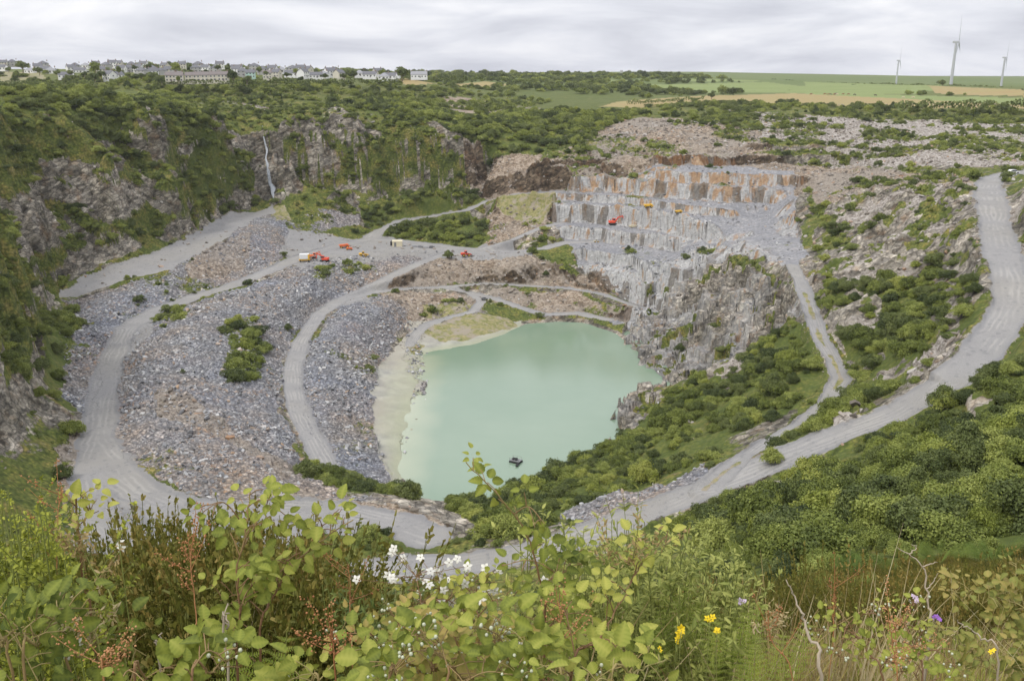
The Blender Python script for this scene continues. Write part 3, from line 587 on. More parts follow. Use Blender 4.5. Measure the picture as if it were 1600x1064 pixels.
    val = t.math('ADD', t.math('MULTIPLY', sa.outputs[0], .6), t.math('MULTIPLY', sb.outputs[0], .4))
    rub = t.ramp(val, [(.12, (.11, .112, .118)), (.35, (.22, .223, .232)), (.55, (.31, .312, .322)), (.75, (.42, .42, .422)), (.92, (.60, .59, .57))])
    wm_ = t.rng(t.noise(.045, 4), .48, .60, .15, 1); rub = t.mix(t.math('MULTIPLY', t.rng(sa.outputs[1], .76, .84, 0, .6), wm_), rub, (.44, .29, .17)); rub = t.mix(t.math('MULTIPLY', t.rng(sb.outputs[1], .6, .75, 0, .42), wm_), rub, (.38, .31, .24))
    gr = t.mix(mid, (.20, .20, .205), (.30, .30, .30)); rub = t.mix(t.math('MULTIPLY', sel, .55), rub, gr)
    rub = t.mix(t.rng(big, .46, .60, 0, .35), rub, t.mix(1.0, rub, (1.25, 1.0, .80), 'MULTIPLY'))
    dist = t.rng(va.outputs['Distance'], .28, .62, 0, 1); rub = t.mix(t.math('MULTIPLY', dist, .55), rub, (.05, .05, .055))
    tone = t.noise(.03, 4, .6); rub = t.mix(1.0, rub, t.ramp(tone, [(.36, (.93, .97, 1.06)), (.5, (1, 1, 1)), (.64, (1.14, 1.02, .88))]), 'MULTIPLY')
    # brown overburden
    brn = t.ramp(t.math('ADD', t.math('MULTIPLY', val, .45), t.math('MULTIPLY', mid, .55)), [(.28, (.10, .072, .05)), (.45, (.22, .165, .115)), (.55, (.30, .24, .175)), (.68, (.42, .36, .29)), (.8, (.30, .16, .08))])
    brn = t.mix(t.rng(big, .42, .62, 0, .6), brn, (.25, .23, .20)); brn = t.mix(t.rng(E[2], .36, .62), brn, t.mix(1.0, rock, (.50, .42, .35), 'MULTIPLY'))
    pal = t.ramp(val, [(.1, (.13, .11, .095)), (.4, (.27, .24, .205)), (.7, (.37, .335, .295)), (.95, (.50, .47, .43))])
    mud = t.mix(t.rng(mid, .35, .62), (.26, .255, .235), (.42, .41, .34)); mud = t.mix(t.rng(big, .42, .58, 0, .8), mud, t.mix(fine, (.40, .36, .27), (.30, .285, .25))); mud = t.mix(t.rng(geo.outputs['Z'], .25, 1.1, .75, 0), mud, (.335, .35, .235))
    # gravel of the roads: paler wheel tracks, darker verge
    grv = t.mix(mid, (.185, .182, .178), (.31, .30, .285)); grv = t.mix(t.rng(fin2, .35, .7, 0, .4), grv, (.40, .39, .38)); grv = t.mix(t.rng(big, .45, .6, 0, .35), grv, (.30, .28, .235)); grv = t.mix(t.rng(sc_.outputs[1], .86, 1, 0, .5), grv, (.16, .16, .165))
    ph = t.math('ADD', t.math('ADD', C[2], t.math('MULTIPLY', t.noise(.035, 3), 1.0)), t.math('MULTIPLY', mid, .22)); trk = t.math('POWER', t.math('MULTIPLY', t.math('ADD', t.math('SINE', t.math('MULTIPLY', ph, 19.0)), 1.0), .5), 1.8); trk = t.math('MULTIPLY', t.math('MULTIPLY', trk, A[0]), t.rng(C[2], .55, .95, 1, 0))
    grv = t.mix(t.math('MULTIPLY', t.math('MULTIPLY', trk, t.rng(t.noise(.09, 4), .46, .60)), .42), grv, (.43, .41, .37)); grv = t.mix(t.math('MULTIPLY', t.rng(C[2], .75, 1.0), t.math('MULTIPLY', A[0], .6)), grv, (.19, .19, .195))
    gra = t.mix(t.rng(t.noise(.5, 5, .7), .35, .65), (.13, .15, .04), (.34, .29, .15)); gra = t.mix(t.rng(t.noise(.22, 4, .65), .48, .60), gra, (.30, .26, .20))
    fgr = t.mix(t.noise(.02, 4), (.17, .215, .065), (.235, .275, .105)); ftn = t.mix(t.noise(.03, 4, .6), (.33, .22, .11), (.30, .28, .11))
    def sel_(w, lo=.3, hi=.7, k=.35):       # ragged border
        return t.rng(t.math('ADD', w, t.math('MULTIPLY', t.math('SUBTRACT', fine, .5), k)), lo, hi)
    c = rock
    c = t.mix(sel_(A[1]), c, rub); c = t.mix(t.math('MULTIPLY', sel_(B[0]), t.math('SUBTRACT', 1.0, t.math('MULTIPLY', A[1], .35))), c, brn); c = t.mix(sel_(D[2]), c, pal); c = t.mix(sel_(C[1]), c, mud)
    vm = t.math('ADD', A[2], t.math('MULTIPLY', t.math('SUBTRACT', t.noise(.45, 5, .65), .5), 1.3)); c = t.mix(t.rng(vm, .42, .58), c, veg)
    c = t.mix(sel_(C[0]), c, gra); c = t.mix(sel_(D[0]), c, fgr); c = t.mix(sel_(D[1]), c, ftn); c = t.mix(sel_(E[0], .4, .7, .5), c, grv)
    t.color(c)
    h = t.math('ADD', t.math('MULTIPLY', t.math('MULTIPLY', crk, B[2]), 1.2), 0.0); h = t.math('ADD', h, t.math('MULTIPLY', t.math('SUBTRACT', 1.0, va.outputs['Distance']), A[1])); h = t.math('ADD', h, 0.0); h = t.math('ADD', h, t.math('ADD', t.math('MULTIPLY', cr_, t.math('ADD', .3, t.math('MULTIPLY', B[2], 2.5))), t.math('MULTIPLY', fin2, .25)))
    t.bump(h, .7, .5); t.set(Roughness=.92); t.b.inputs['Specular IOR Level'].default_value = .2
    return t.m
def water_material():
    t = NT('lake water'); n_ = t.rng(t.noise(.014, 5, .6), .35, .65); t.color(t.mix(n_, (.24, .40, .27), (.27, .43, .31)))
    at_ = t.n('ShaderNodeAttribute', attribute_name='shallow'); c = t.mix(at_.outputs['Fac'], t.mix(n_, (.19, .272, .188), (.228, .305, .218)), (.37, .40, .28)); t.color(c)
    a = t.noise(1.2, 3, .6, vec=t.scale((1, 1.6, 1))); b = t.noise(.25, 3, .5)
    t.bump(t.math('ADD', a, t.math('MULTIPLY', b, .6)), .16, .10); t.set(Roughness=.09); t.b.inputs['Specular IOR Level'].default_value = .5
    return t.m
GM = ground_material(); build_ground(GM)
# ------------------------------------------------------------------ the lake: one sheet clipped by the terrain
lx = np.arange(-80, 100, 2.0); ly = np.arange(180, 460, 2.0); LX, LY = np.meshgrid(lx, ly)
dsh, _ = dist_line(LX, LY, np.vstack([LAKEW, LAKEW[:1]])); ins = pip(LX, LY, LAKEW)
keep_ = ins | (dsh < 9)
ii = np.arange(LX.size).reshape(LX.shape); Q = np.stack([ii[:-1, :-1], ii[:-1, 1:], ii[1:, 1:], ii[1:, :-1]], -1); kq = keep_[:-1, :-1] & keep_[1:, 1:]
Q = Q[kq]; used, inv = np.unique(Q, return_inverse=True)
wm = mesh_from('lake_water', np.stack([LX.ravel(), LY.ravel(), LX.ravel()*0+.02], 1)[used], inv.reshape(Q.shape), water_material(), True)
P_ = hit([612,640,655,668,672,664,655,640], [752,640,590,555,610,650,700,770]); dd, _ = dist_line(LX, LY, np.array(hit([600,622,640,655],[760,690,640,560])))
a = wm.attributes.new('shallow', 'FLOAT', 'POINT'); sh_ = np.clip(1-(dd+3*fbm(LX/9, LY/9, 7, 3))/12, 0, 1); a.data.foreach_set('value', sh_.ravel()[used].astype(np.float32))
obj('lake_water', wm, kind='structure')
# ------------------------------------------------------------------ plants and stones: prototypes
def leaf_quads(C, Nn, size, rng, aspect=0.6):
    """one bent leaf (two triangles) per centre C with normal Nn"""
    n = len(C); r = rng.normal(size=(n, 3)); T = np.cross(Nn, r); T /= np.linalg.norm(T, axis=1)[:, None]+1e-9; B = np.cross(Nn, T)
    s = (size*rng.uniform(.6, 1.3, n))[:, None]
    V = np.stack([C-T*s, C-B*s*aspect, C+T*s, C+B*s*aspect], 1).reshape(-1, 3)
    F = np.arange(n*4).reshape(n, 4); return V, F
def bush_proto(name, n, size, seed, mat, lobes=9, tall=1.0, spread=1.0):
    rng = np.random.default_rng(seed); Cs, Ns, Ts = [], [], []
    L = []
    for k in range(lobes):
        a = rng.uniform(0, 2*pi); r = spread*rng.uniform(0, .68)**.8; z_ = tall*rng.uniform(.28, .95)*(1-.45*r)
        L.append((r*cos(a), r*sin(a), z_, rng.uniform(.17, .36)))
    L.append((0, 0, tall*.45, .5))
    w = np.array([l[3]**2 for l in L]); w /= w.sum(); k = rng.choice(len(L), n, p=w); L = np.array(L)
    d = rng.normal(size=(n, 3)); d /= np.linalg.norm(d, axis=1)[:, None]; d[:, 2] = np.where(d[:, 2] < -.35, -d[:, 2], d[:, 2])
    rad = L[k, 3]*(1-.30*rng.uniform(0, 1, n)**2.2)*(1+.20*np.sin(7*d[:, 0]+k)*np.sin(6*d[:, 1]+2*k))
    C = L[k, :3]+d*rad[:, None]; C[:, 2] = np.maximum(C[:, 2], .02)
    sprig = rng.random(n) < .06; C[sprig] += d[sprig]*rng.uniform(.05, .16, sprig.sum())[:, None]
    nn = d+rng.normal(size=(n, 3))*.55; nn /= np.linalg.norm(nn, axis=1)[:, None]
    V, F = leaf_quads(C, nn, size, rng)
    me = mesh_from(name, V, F, mat); a = me.attributes.new('tint', 'FLOAT', 'POINT')
    tn = np.repeat(np.clip(rng.normal(.5, .16, n)+(rng.random(len(L))[k]-.5)*.5, 0, 1), 4); a.data.foreach_set('value', tn.astype(np.float32)); return me
def foliage_mat(name, dark, mid, light, transl=.22, zgrad=False):
    t = NT(name); a = t.n('ShaderNodeAttribute', attribute_name='tint').outputs['Fac']; r = t.n('ShaderNodeObjectInfo').outputs['Random']
    f = t.math('ADD', t.math('MULTIPLY', a, .55), t.math('MULTIPLY', r, .45)); c = t.ramp(f, [(.15, dark), (.5, mid), (.85, light)])
    t.color(c); t.set(Roughness=.62)
    tr = t.n('ShaderNodeBsdfTranslucent'); t.l(c, tr.inputs['Color']); mx = t.n('ShaderNodeMixShader'); mx.inputs[0].default_value = transl
    t.l(t.b.outputs[0], mx.inputs[1]); t.l(tr.outputs[0], mx.inputs[2]); t.l(mx.outputs[0], t.out.inputs[0]); return t.m
M_G1 = foliage_mat('willow foliage', (.08, .105, .025), (.215, .255, .055), (.38, .41, .11))
M_G2 = foliage_mat('dark foliage', (.045, .065, .02), (.125, .155, .045), (.22, .25, .08))
M_G3 = foliage_mat('yellow green foliage', (.13, .16, .025), (.27, .31, .06), (.42, .43, .11))
M_HE = foliage_mat('heather foliage', (.06, .05, .015), (.13, .11, .03), (.20, .15, .06))
PROTO = bpy.data.collections.new('plant sources')     # kept out of the scene; only instanced
def proto_obj(me, colname):
    c = bpy.data.collections.get(colname) or bpy.data.collections.new(colname); o = bpy.data.objects.new(me.name, me); c.objects.link(o); return o
BK = {}
for nm, mt, k0, tall in (('willow shrub', M_G1, 0, 1.0), ('dark shrub', M_G2, 10, 1.15), ('yellow green shrub', M_G3, 20, .9)):
    BK[nm] = {'hi': [bush_proto(nm, 9000, .042, k0+s, mt, 24, tall) for s in range(4)], 'mid': [bush_proto(nm, 2200, .064, k0+s, mt, 15, tall) for s in range(3)], 'low': [bush_proto(nm, 420, .115, k0+s+5, mt, 6, tall*.85) for s in range(3)]}
KINDS = list(BK)
# scatter candidates on a jittered grid
def scatter(x0, x1, y0, y1, st, seed, margin=70):
    rng = np.random.default_rng(seed); X, Y = np.meshgrid(np.arange(x0, x1, st), np.arange(y0, y1, st)); X = X+rng.uniform(-.5, .5, X.shape)*st; Y = Y+rng.uniform(-.5, .5, Y.shape)*st
    X = X.ravel(); Y = Y.ravel(); z_ = ground_z(X, Y); px, py, t = project(X, Y, z_)
    k = (t > 1) & (px > -margin) & (px < 1600+margin) & (py < 1064+margin*2)
    return X[k], Y[k], z_[k], rng
def project(x, y, z):
    dz = z-CAM_Z; f = y*CP-dz*SP; u = x/f; v = (y*SP+dz*CP)/f
    return 800+FPX*u, 532-FPX*v, f
def visible(x, y, z):
    """is the point clear of the ground between it and the camera"""
    ok = np.ones(x.shape, bool)
    for s in np.linspace(.12, .97, 26):
        if s > .1: ok &= (CAM_Z+(z-CAM_Z)*s) > ground_z(x*s, y*s)-.3
    return ok
SH = []        # x, y, z, size, kind, zone tag
def add_bushes(X, Y, Z_, S, rng, kindp, hfac=1.0):
    for i in range(len(X)): SH.append((X[i], Y[i], Z_[i], S[i], int(rng.choice(3, p=kindp))))
road_clear = lambda X, Y, r=.05: look(GRW, X, Y) < r
# dense thickets
for (x0, x1, y0, y1, st, smin, smax, sd) in ((-70, 170, 60, 150, 3.5, 1.5, 4.0, 1), (-130, 170, 150, 330, 3.3, 1.3, 4.0, 2), (-240, 260, 330, 700, 4.0, 2.2, 5.2, 3)):
    X, Y, Zz_, rng = scatter(x0, x1, y0, y1, st, sd); k = look(GZN['shrub'], X, Y) & (~look(GZN['outcrop'], X, Y) | (rng.random(len(X)) < .12)) & road_clear(X, Y) & (look(GRW, X, Y+2.5) < .3) & (look(GRW, X+1.5, Y-2) < .3); k &= (vn(X/13, Y/13, 9)+.35*vn(X/4, Y/4, 8) > (.34 if sd == 1 else .44))
    k &= visible(X, Y, Zz_+2); X, Y, Zz_ = X[k], Y[k], Zz_[k]; S = smin+(smax-smin)*rng.random(len(X))**1.5*(.45+1.0*vn(X/16, Y/16, 12)); kp = vn(X/22, Y/22, 33)
    for i in range(len(X)):
        p = [.50, .34, .16] if kp[i] < .5 else ([.42, .12, .46] if kp[i] < .72 else [.2, .75, .05]); SH.append((X[i], Y[i], Zz_[i]-.15*S[i], S[i], int(rng.choice(3, p=p))))
# scattered scrub on the hillsides, on ledges and far plateau
for (x0, x1, y0, y1, st, sd, thr, smin, smax) in ((-140, 200, 60, 330, 3.2, 4, .56, .5, 1.7), (-300, 330, 330, 640, 4.4, 5, .46, 1.0, 3.4), (-560, 620, 640, 1000, 8.0, 6, .60, 1.6, 5.4)):
    X, Y, Zz_, rng = scatter(x0, x1, y0, y1, st, sd); k = (look(w_veg, X, Y) > .35) & (~look(GZN['shrub'], X, Y)) & road_clear(X, Y) & (look(w_fg+w_ft+w_mud, X, Y) < .5); k &= vn(X/19, Y/19, 14)*.6+vn(X/6, Y/6, 15)*.4+.35*(look(GZN['scrub'], X, Y)) > thr+.12
    k &= visible(X, Y, Zz_+3); X, Y, Zz_ = X[k], Y[k], Zz_[k]; S = smin+(smax-smin)*rng.random(len(X))**1.4
    for i in range(len(X)): SH.append((X[i], Y[i], Zz_[i]-.15*S[i], S[i], int(rng.choice(3, p=[.5, .38, .12]))))
# scrub and woodland in the dip and on the plateau farther out
X, Y, Zz_, rng = scatter(-420, 330, 1000, 1700, 13.0, 27); k = (look(w_veg, X, Y) > .3) & (vn(X/60, Y/60, 64)*.6+vn(X/18, Y/18, 65)*.4 > .43); X, Y, Zz_ = X[k], Y[k], Zz_[k]; S = 3+5.5*rng.random(len(X))**1.5
for i in range(len(X)): SH.append((X[i], Y[i], Zz_[i]-.5, S[i], int(rng.choice(3, p=[.45, .5, .05]))))
# left wall: thickets hanging on its ledges
X, Y, Zz_, rng = scatter(-260, -85, 150, 620, 3.0, 17); k = (look(GCL, X, Y) > .2) & (look(w_veg, X, Y) > .3) & (vn(X/15, Y/15, 19)*.6+vn(X/5, Y/5, 29)*.4 > .36); k &= visible(X, Y, Zz_+2); X, Y, Zz_ = X[k], Y[k], Zz_[k]
for i in range(len(X)): SH.append((X[i], Y[i], Zz_[i]-.3, .9+2.9*rng.random()**1.9, int(rng.choice(3, p=[.5, .35, .15]))))
# far wall
X, Y, Zz_, rng = scatter(-150, 40, 500, 600, 3.6, 18); k = (look(GCL, X, Y) > .2) & (look(w_veg, X, Y) > .3) & (vn(X/14, Y/12, 39) > .5); X, Y, Zz_ = X[k], Y[k], Zz_[k]
for i in range(len(X)): SH.append((X[i], Y[i], Zz_[i]-.3, 1.0+2.8*rng.random()**1.7, int(rng.choice(3, p=[.5, .35, .15]))))
# growth rooted in the steep walls: spread evenly over the rock surface itself
ar = RR*np.gradient(AZ, axis=1)*np.gradient(RR, axis=0)*np.sqrt(1+np.minimum(TILT, 5)**2); pw_ = ar*((GCL > .3) & (w_veg > .45) & (np.abs(AZ) < .54) & (GY > 150))*sstep(.38, .56, vn(GX/9+GZ/11, GY/11-GZ/9, 161)); tot = pw_.sum(); nW = int(tot/17); rng = np.random.default_rng(21)
pk = rng.choice(pw_.size, nW, p=(pw_/tot).ravel()); Xw, Yw, Zw = GX.ravel()[pk]+rng.normal(0, .4, nW), GY.ravel()[pk]+rng.normal(0, .4, nW), GZ.ravel()[pk]; kw = visible(Xw, Yw, Zw+2); print('wall growth', kw.sum())
for i in np.nonzero(kw)[0]: SH.append((Xw[i], Yw[i]-.3, Zw[i]-.5, .8+2.0*rng.random()**1.8, int(rng.choice(3, p=[.5, .3, .2]))))
# a few shrubs that stand alone in the photograph (foot of the shrub, radius)
SOLO = [(112,488,3.4,0,.5,'upper bush of the green column beside the grey tip on the left'),(104,525,3.0,0,.5,'second bush down the green column at the foot of the left wall'),(88,552,3.4,1,.5,'dark third bush down the green column by the left wall'),(92,592,3.0,0,.5,'fourth bush down the green column, level with the road bend'),(62,575,3.2,1,.5,'dark bush behind the fourth bush of the green column'),(86,622,2.6,0,.5,'lowest bush of the green column above the bare brown soil'),(60,620,2.8,2,.5,'light green bush against the rock left of the lowest column bush'),
 (700,402,3.4,1,.0,'lone dark round bush where the plateau road meets the downhill ramp'),(603,838,1.9,1,.2,'dark bushy shrub alone on the bank beside the lower road'),(115,680,4.2,0,.5,'big bright green bush beside the bend of the pale haul road'),(97,745,3.0,1,.2,'dark green bush at the foot of the rock by the haul road'),
 (285,580,1.1,1,.1,'small dark bush alone on the grey slate tip'),(303,458,1.2,1,.1,'small dark bush on the upper edge of the haul road'),(268,470,1.2,1,.1,'smaller of two dark bushes on the edge of the haul road'),(640,778,4.0,1,.3,'broad dark bush on the near shore left of the open water'),(380,590,2.6,0,.4,'green bushes halfway down the main slate tip'),
 (1205,722,3.0,0,.5,'rounded green bush in the fork between the two tracks'),(853,432,2.2,1,.1,'dark shrub on the brown bank above the lake'),(845,408,1.9,1,.1,'low dark shrub on the edge of the plateau road'),(724,276,2.2,2,.9,'small bright yellow green tree at the foot of the far cliff')]
def bush_root(name, me_f, me_b, x, y, z_, S, rot, label, cat='shrub', group=None, sz=None):
    o = bpy.data.objects.new(name, me_f); COL.objects.link(o); o.location = (x, y, z_); o.rotation_euler = (0, 0, rot); o.scale = (S, S, S*(sz or 1)); o['label'] = label; o['category'] = cat
    if group: o['group'] = group
    return o
for px, py, S, kd, lt, lab in SOLO:
    x, y, z_ = ghit([px], [py])[0]
    bush_root('bush', BK[KINDS[kd]]['hi' if S > 1.5 else 'mid'][int(px) % 3], None, x, y, z_-.2, S, px*.7, lab)
SHA = np.array(SH); print('bushes', len(SHA))
px, py, f = project(SHA[:, 0], SHA[:, 1], SHA[:, 2]+SHA[:, 3]*.6); app = SHA[:, 3]/f; inside = (px > 5) & (px < 1595) & (py > 5) & (py < 1060) & visible(SHA[:, 0], SHA[:, 1], SHA[:, 2]+SHA[:, 3]*.8)
order = np.argsort(-(app*inside)); single = np.zeros(len(SHA), bool); single[order[:280]] = True
COLN = ['mid green willow', 'dark green', 'yellow green']
LM = [(1130,700,'by the fork of the inner track'),(1000,690,'above the grey rock on the lake shore'),(880,740,'at the near right brink of the lake'),(760,800,'below the close end of the lake'),(980,790,'along the upper verge of the broad haul road'),(1080,620,'on the slope between inner track and lake rocks'),(1200,600,'inside the bend of the inner track'),(1230,520,'at the top of the inner track slope'),
 (1150,830,'where the near thicket meets the broad haul road'),(1250,800,'in the near thicket, lower end of the road edge'),(1350,740,'in the near thicket along the road, middle'),(1300,850,'at the heather edge of the near thicket'),(1450,700,'in the near thicket under the road bend'),(1450,820,'deep in the near thicket above the bracken'),(1560,650,'at the right frame side of the near thicket'),(1560,800,'above the rightmost bracken clump'),(1560,560,'beside the outer curve of the haul road'),
 (1210,710,'in the wedge between track and haul road'),(1300,640,'on the bank between track bend and haul road'),(1390,580,'under the pale rock ribs of the right slope'),(1330,500,'behind the big pale outcrop'),(1430,480,'in the middle of the rocky right slope'),(1510,460,'against the inner curve of the haul road'),(1300,420,'at the foot of the orange rock corner'),(1450,360,'high on the stony right hillside'),(1530,330,'beside the upper stretch of the haul road'),
 (1350,230,'on the pale scree below the tan field'),(1550,200,'at the brink of the quarry on the far right'),(1230,190,'on the stony rim left of the pale scree'),(1050,170,'along the rim above the brown ledges'),(900,150,'in the wooded dip'),(880,210,'left of the brown scree fan'),(740,230,'on the green shoulder above the far wall'),(700,280,'at the right end of the far wall'),(620,190,'on top of the far wall'),(560,270,'on the ledges of the far wall'),(480,200,'over the rim right of the waterfall'),(360,240,'left of the waterfall'),(300,300,'on the wall above the grey ledge'),
 (180,180,'on the crest of the left wall'),(60,150,'on the plateau below the village, far left'),(300,150,'on the plateau below the long terrace'),(500,145,'on the plateau below the right houses'),(150,350,'halfway up the left wall'),(50,420,'low on the left wall'),(70,560,'at the foot of the left wall by the tip'),(100,680,'by the bend of the pale haul road'),(650,320,'on the green bank behind the plateau road'),(680,360,'on the dark bank behind the cream shed'),(500,330,'on the scree near the waterfall foot'),(380,540,'in the green patch on the main tip'),(560,750,'along the toe of the lower tip'),(620,845,'between the two lower roads'),(850,390,'on the bank below the terraces'),(1150,420,'among the broken slate above the lake')]
rr_ = np.random.default_rng(5)
for i in np.nonzero(single)[0]:
    x, y, z_, S, kd = SHA[i]; kd = int(kd); wh = min(LM, key=lambda q: (q[0]-px[i])**2+2*(q[1]-py[i])**2)[2]; ax = app[i]*FPX; sz_ = 'large' if ax > 42 else ('mid-sized' if ax > 24 else 'small')
    bush_root('shrub', BK[KINDS[kd]]['hi'][i % 3], None, x, y, z_, S, rr_.uniform(0, 6.28), f'{sz_} {COLN[kd]} shrub {wh}', 'shrub', 'shrubs '+wh, rr_.uniform(.75, 1.3))
def gn_scatter(name, P, S, R, I, colname, label=None, category=None):
    """ONE object: points that carry instanced sources (for what nobody could count)"""
    me = bpy.data.meshes.new(name); me.vertices.add(len(P)); me.vertices.foreach_set('co', np.asarray(P, np.float32).ravel())
    for an, ty, d in (('isc', 'FLOAT_VECTOR', S), ('irot', 'FLOAT_VECTOR', R)):
        a = me.attributes.new(an, ty, 'POINT'); a.data.foreach_set('vector', np.asarray(d, np.float32).ravel())
    a = me.attributes.new('iid', 'INT', 'POINT'); a.data.foreach_set('value', np.asarray(I, np.int32))
    o = obj(name, me, kind='stuff')
    if label: o['label'] = label; o['category'] = category
    g = bpy.data.node_groups.new(name, 'GeometryNodeTree'); g.interface.new_socket('Geometry', in_out='INPUT', socket_type='NodeSocketGeometry'); g.interface.new_socket('Geometry', in_out='OUTPUT', socket_type='NodeSocketGeometry')
    gi = g.nodes.new('NodeGroupInput'); go = g.nodes.new('NodeGroupOutput'); ip = g.nodes.new('GeometryNodeInstanceOnPoints'); ci = g.nodes.new('GeometryNodeCollectionInfo')
    ci.inputs['Collection'].default_value = bpy.data.collections[colname]; ci.inputs['Separate Children'].default_value = True; ci.inputs['Reset Children'].default_value = True
    def na_(n, ty):
        x = g.nodes.new('GeometryNodeInputNamedAttribute'); x.data_type = ty; x.inputs['Name'].default_value = n; return x.outputs['Attribute']
    g.links.new(gi.outputs[0], ip.inputs['Points']); g.links.new(ci.outputs[0], ip.inputs['Instance']); ip.inputs['Pick Instance'].default_value = True
    g.links.new(na_('iid', 'INT'), ip.inputs['Instance Index']); g.links.new(na_('isc', 'FLOAT_VECTOR'), ip.inputs['Scale'])
    e2r = g.nodes.new('FunctionNodeEulerToRotation'); g.links.new(na_('irot', 'FLOAT_VECTOR'), e2r.inputs[0]); g.links.new(e2r.outputs[0], ip.inputs['Rotation'])
    g.links.new(ip.outputs[0], go.inputs[0]); md = o.modifiers.new('scatter', 'NODES'); md.node_group = g; return o
# children of a collection are picked in name order
for res in ('hi', 'mid', 'low'):
    for a, kn in enumerate(KINDS):
        for b, me in enumerate(BK[kn][res]): ob = proto_obj(me, 'src bush '+res); ob.name = f'{res}{a}{b}'
rest = ~single; big_ = rest & (app*FPX > 15); nearm = rest & (app*FPX > 7) & ~big_; farm = rest & ~nearm & ~big_
for msk, res, nm in ((big_, 'hi', 'thicket'), (nearm, 'mid', 'undergrowth'), (farm, 'low', 'distant_scrub')):
    q = SHA[msk]; n = len(q); R = np.zeros((n, 3)); R[:, 2] = rr_.uniform(0, 6.28, n); s = q[:, 3]; S = np.stack([s*rr_.uniform(.85, 1.2, n), s*rr_.uniform(.85, 1.2, n), s*rr_.uniform(.7, 1.1, n)], 1)
    gn_scatter(nm, q[:, :3], S, R, q[:, 4].astype(int)*3+rr_.integers(0, 3, n), 'src bush '+res, 'dense green thicket filling the gaps between the large shrubs' if res == 'hi' else 'dense low green scrub covering the quarry slopes between the larger shrubs' if res == 'mid' else 'far-off dark green scrub spread over the quarry rim and plateau', 'scrub')
# ------------------------------------------------------------------ stones
def stone_proto(name, seed, flat, mat):
    rng = np.random.default_rng(seed); bm = bmesh.new(); bmesh.ops.create_icosphere(bm, subdivisions=1, radius=1)
    for v in bm.verts: v.co = Vector((v.co.x*rng.uniform(.7, 1.15), v.co.y*rng.uniform(.45, .8), v.co.z*flat*rng.uniform(.7, 1.2)))
    me = bpy.data.meshes.new(name); bm.to_mesh(me); bm.free(); me.materials.append(mat); return me
def slab_proto(name, seed, mat, th=.2):
    rng = np.random.default_rng(seed); k = 5; an = np.sort(rng.uniform(0, 2*pi, k)); bm = bmesh.new(); an = np.arange(k)*2*pi/k+rng.uniform(-.4, .4, k); r = rng.uniform(.6, 1.1, k)
    a = [bm.verts.new((cos(t)*q, sin(t)*q*.65, -th)) for t, q in zip(an, r)]; b = [bm.verts.new((cos(t)*q*.93+.05, sin(t)*q*.6, th*rng.uniform(.7, 1.2))) for t, q in zip(an, r)]
    bm.faces.new(a[::-1]); bm.faces.new(b)
    for i in range(k): bm.faces.new((a[i], a[(i+1) % k], b[(i+1) % k], b[i]))
    me = bpy.data.meshes.new(name); bm.to_mesh(me); bm.free(); me.materials.append(mat); return me
def stone_mat(name, stops):
    t = NT(name); r = t.n('ShaderNodeObjectInfo').outputs['Random']; c = t.ramp(r, stops); t.color(t.mix(t.math('MULTIPLY', t.noise(3, 3), .35), c, (.12, .11, .10))); t.set(Roughness=.85); return t.m
M_ST = stone_mat('tipped slate', [(0, (.13, .132, .14)), (.3, (.23, .232, .24)), (.55, (.33, .332, .34)), (.80, (.46, .46, .455)), (.93, (.62, .61, .59)), (.96, (.44, .30, .19)), (1, (.38, .31, .25))])
M_SB = stone_mat('weathered stone', [(0, (.13, .11, .09)), (.4, (.28, .245, .20)), (.75, (.38, .34, .30)), (.9, (.48, .45, .41)), (1, (.38, .22, .12))])
for s in range(4): ob = proto_obj(slab_proto('slab', s, M_ST, .17+.05*s), 'src slate'); ob.name = f's{s}'
for s in range(2): ob = proto_obj(stone_proto('stone', s, .5, M_ST), 'src slate'); ob.name = f't{s}'
for s in range(3): ob = proto_obj(slab_proto('slab', 40+s, M_SB, .25), 'src stone'); ob.name = f's{s}'
for s in range(3): ob = proto_obj(stone_proto('stone', 50+s, .55, M_SB), 'src stone'); ob.name = f't{s}'
def stones(name, areas, wfun, smin, smax, pw, colname, label, seed, npr):
    PP = []
    for (x0, x1, y0, y1, st) in areas:
        X, Y, Zz_, rng = scatter(x0, x1, y0, y1, st, seed, 20); w = wfun(X, Y); k = (rng.random(len(X)) < w) & road_clear(X, Y, .3); PP.append(np.stack([X[k], Y[k], Zz_[k]], 1))
    P = np.concatenate(PP); rng = np.random.default_rng(seed); n = len(P); s = smin+(smax-smin)*rng.random(n)**pw; P[:, 2] += s*.12
    R = np.stack([rng.normal(0, .45, n), rng.normal(0, .45, n), rng.uniform(0, 6.28, n)], 1); S = np.stack([s*rng.uniform(.7, 1.3, n), s*rng.uniform(.7, 1.2, n), s*rng.uniform(.6, 1.3, n)], 1)
    print(name, n); gn_scatter(name, P, S, R, rng.integers(0, npr, n), colname, label, 'rubble')
stones('slate_rubble', [(-200, 90, 190, 460, 1.15), (-60, 160, 300, 560, 1.9)], lambda X, Y: look(w_rub*(1-.6*w_brn), X, Y)*np.clip((vn(X/11, Y/11, 44)*.7+vn(X/4, Y/4, 43)*.3-.30)*3.2, .08, 1)+look(w_sla*1.0, X, Y)*.55*(vn(X/7, Y/7, 45) > .5), .22, 1.25, 3.2, 'src slate', 'loose grey slate blocks heaped over the quarry tips', 3, 6)
stones('verge_stones', [(-140, 150, 150, 470, .9)], lambda X, Y: ((look(GRW, X+1.8, Y+1.2) > .5) | (look(GRW, X-1.8, Y-1.2) > .5))*.55, .12, .5, 2.5, 'src stone', 'small pale stones strewn along the edges of the haul roads', 6, 6)
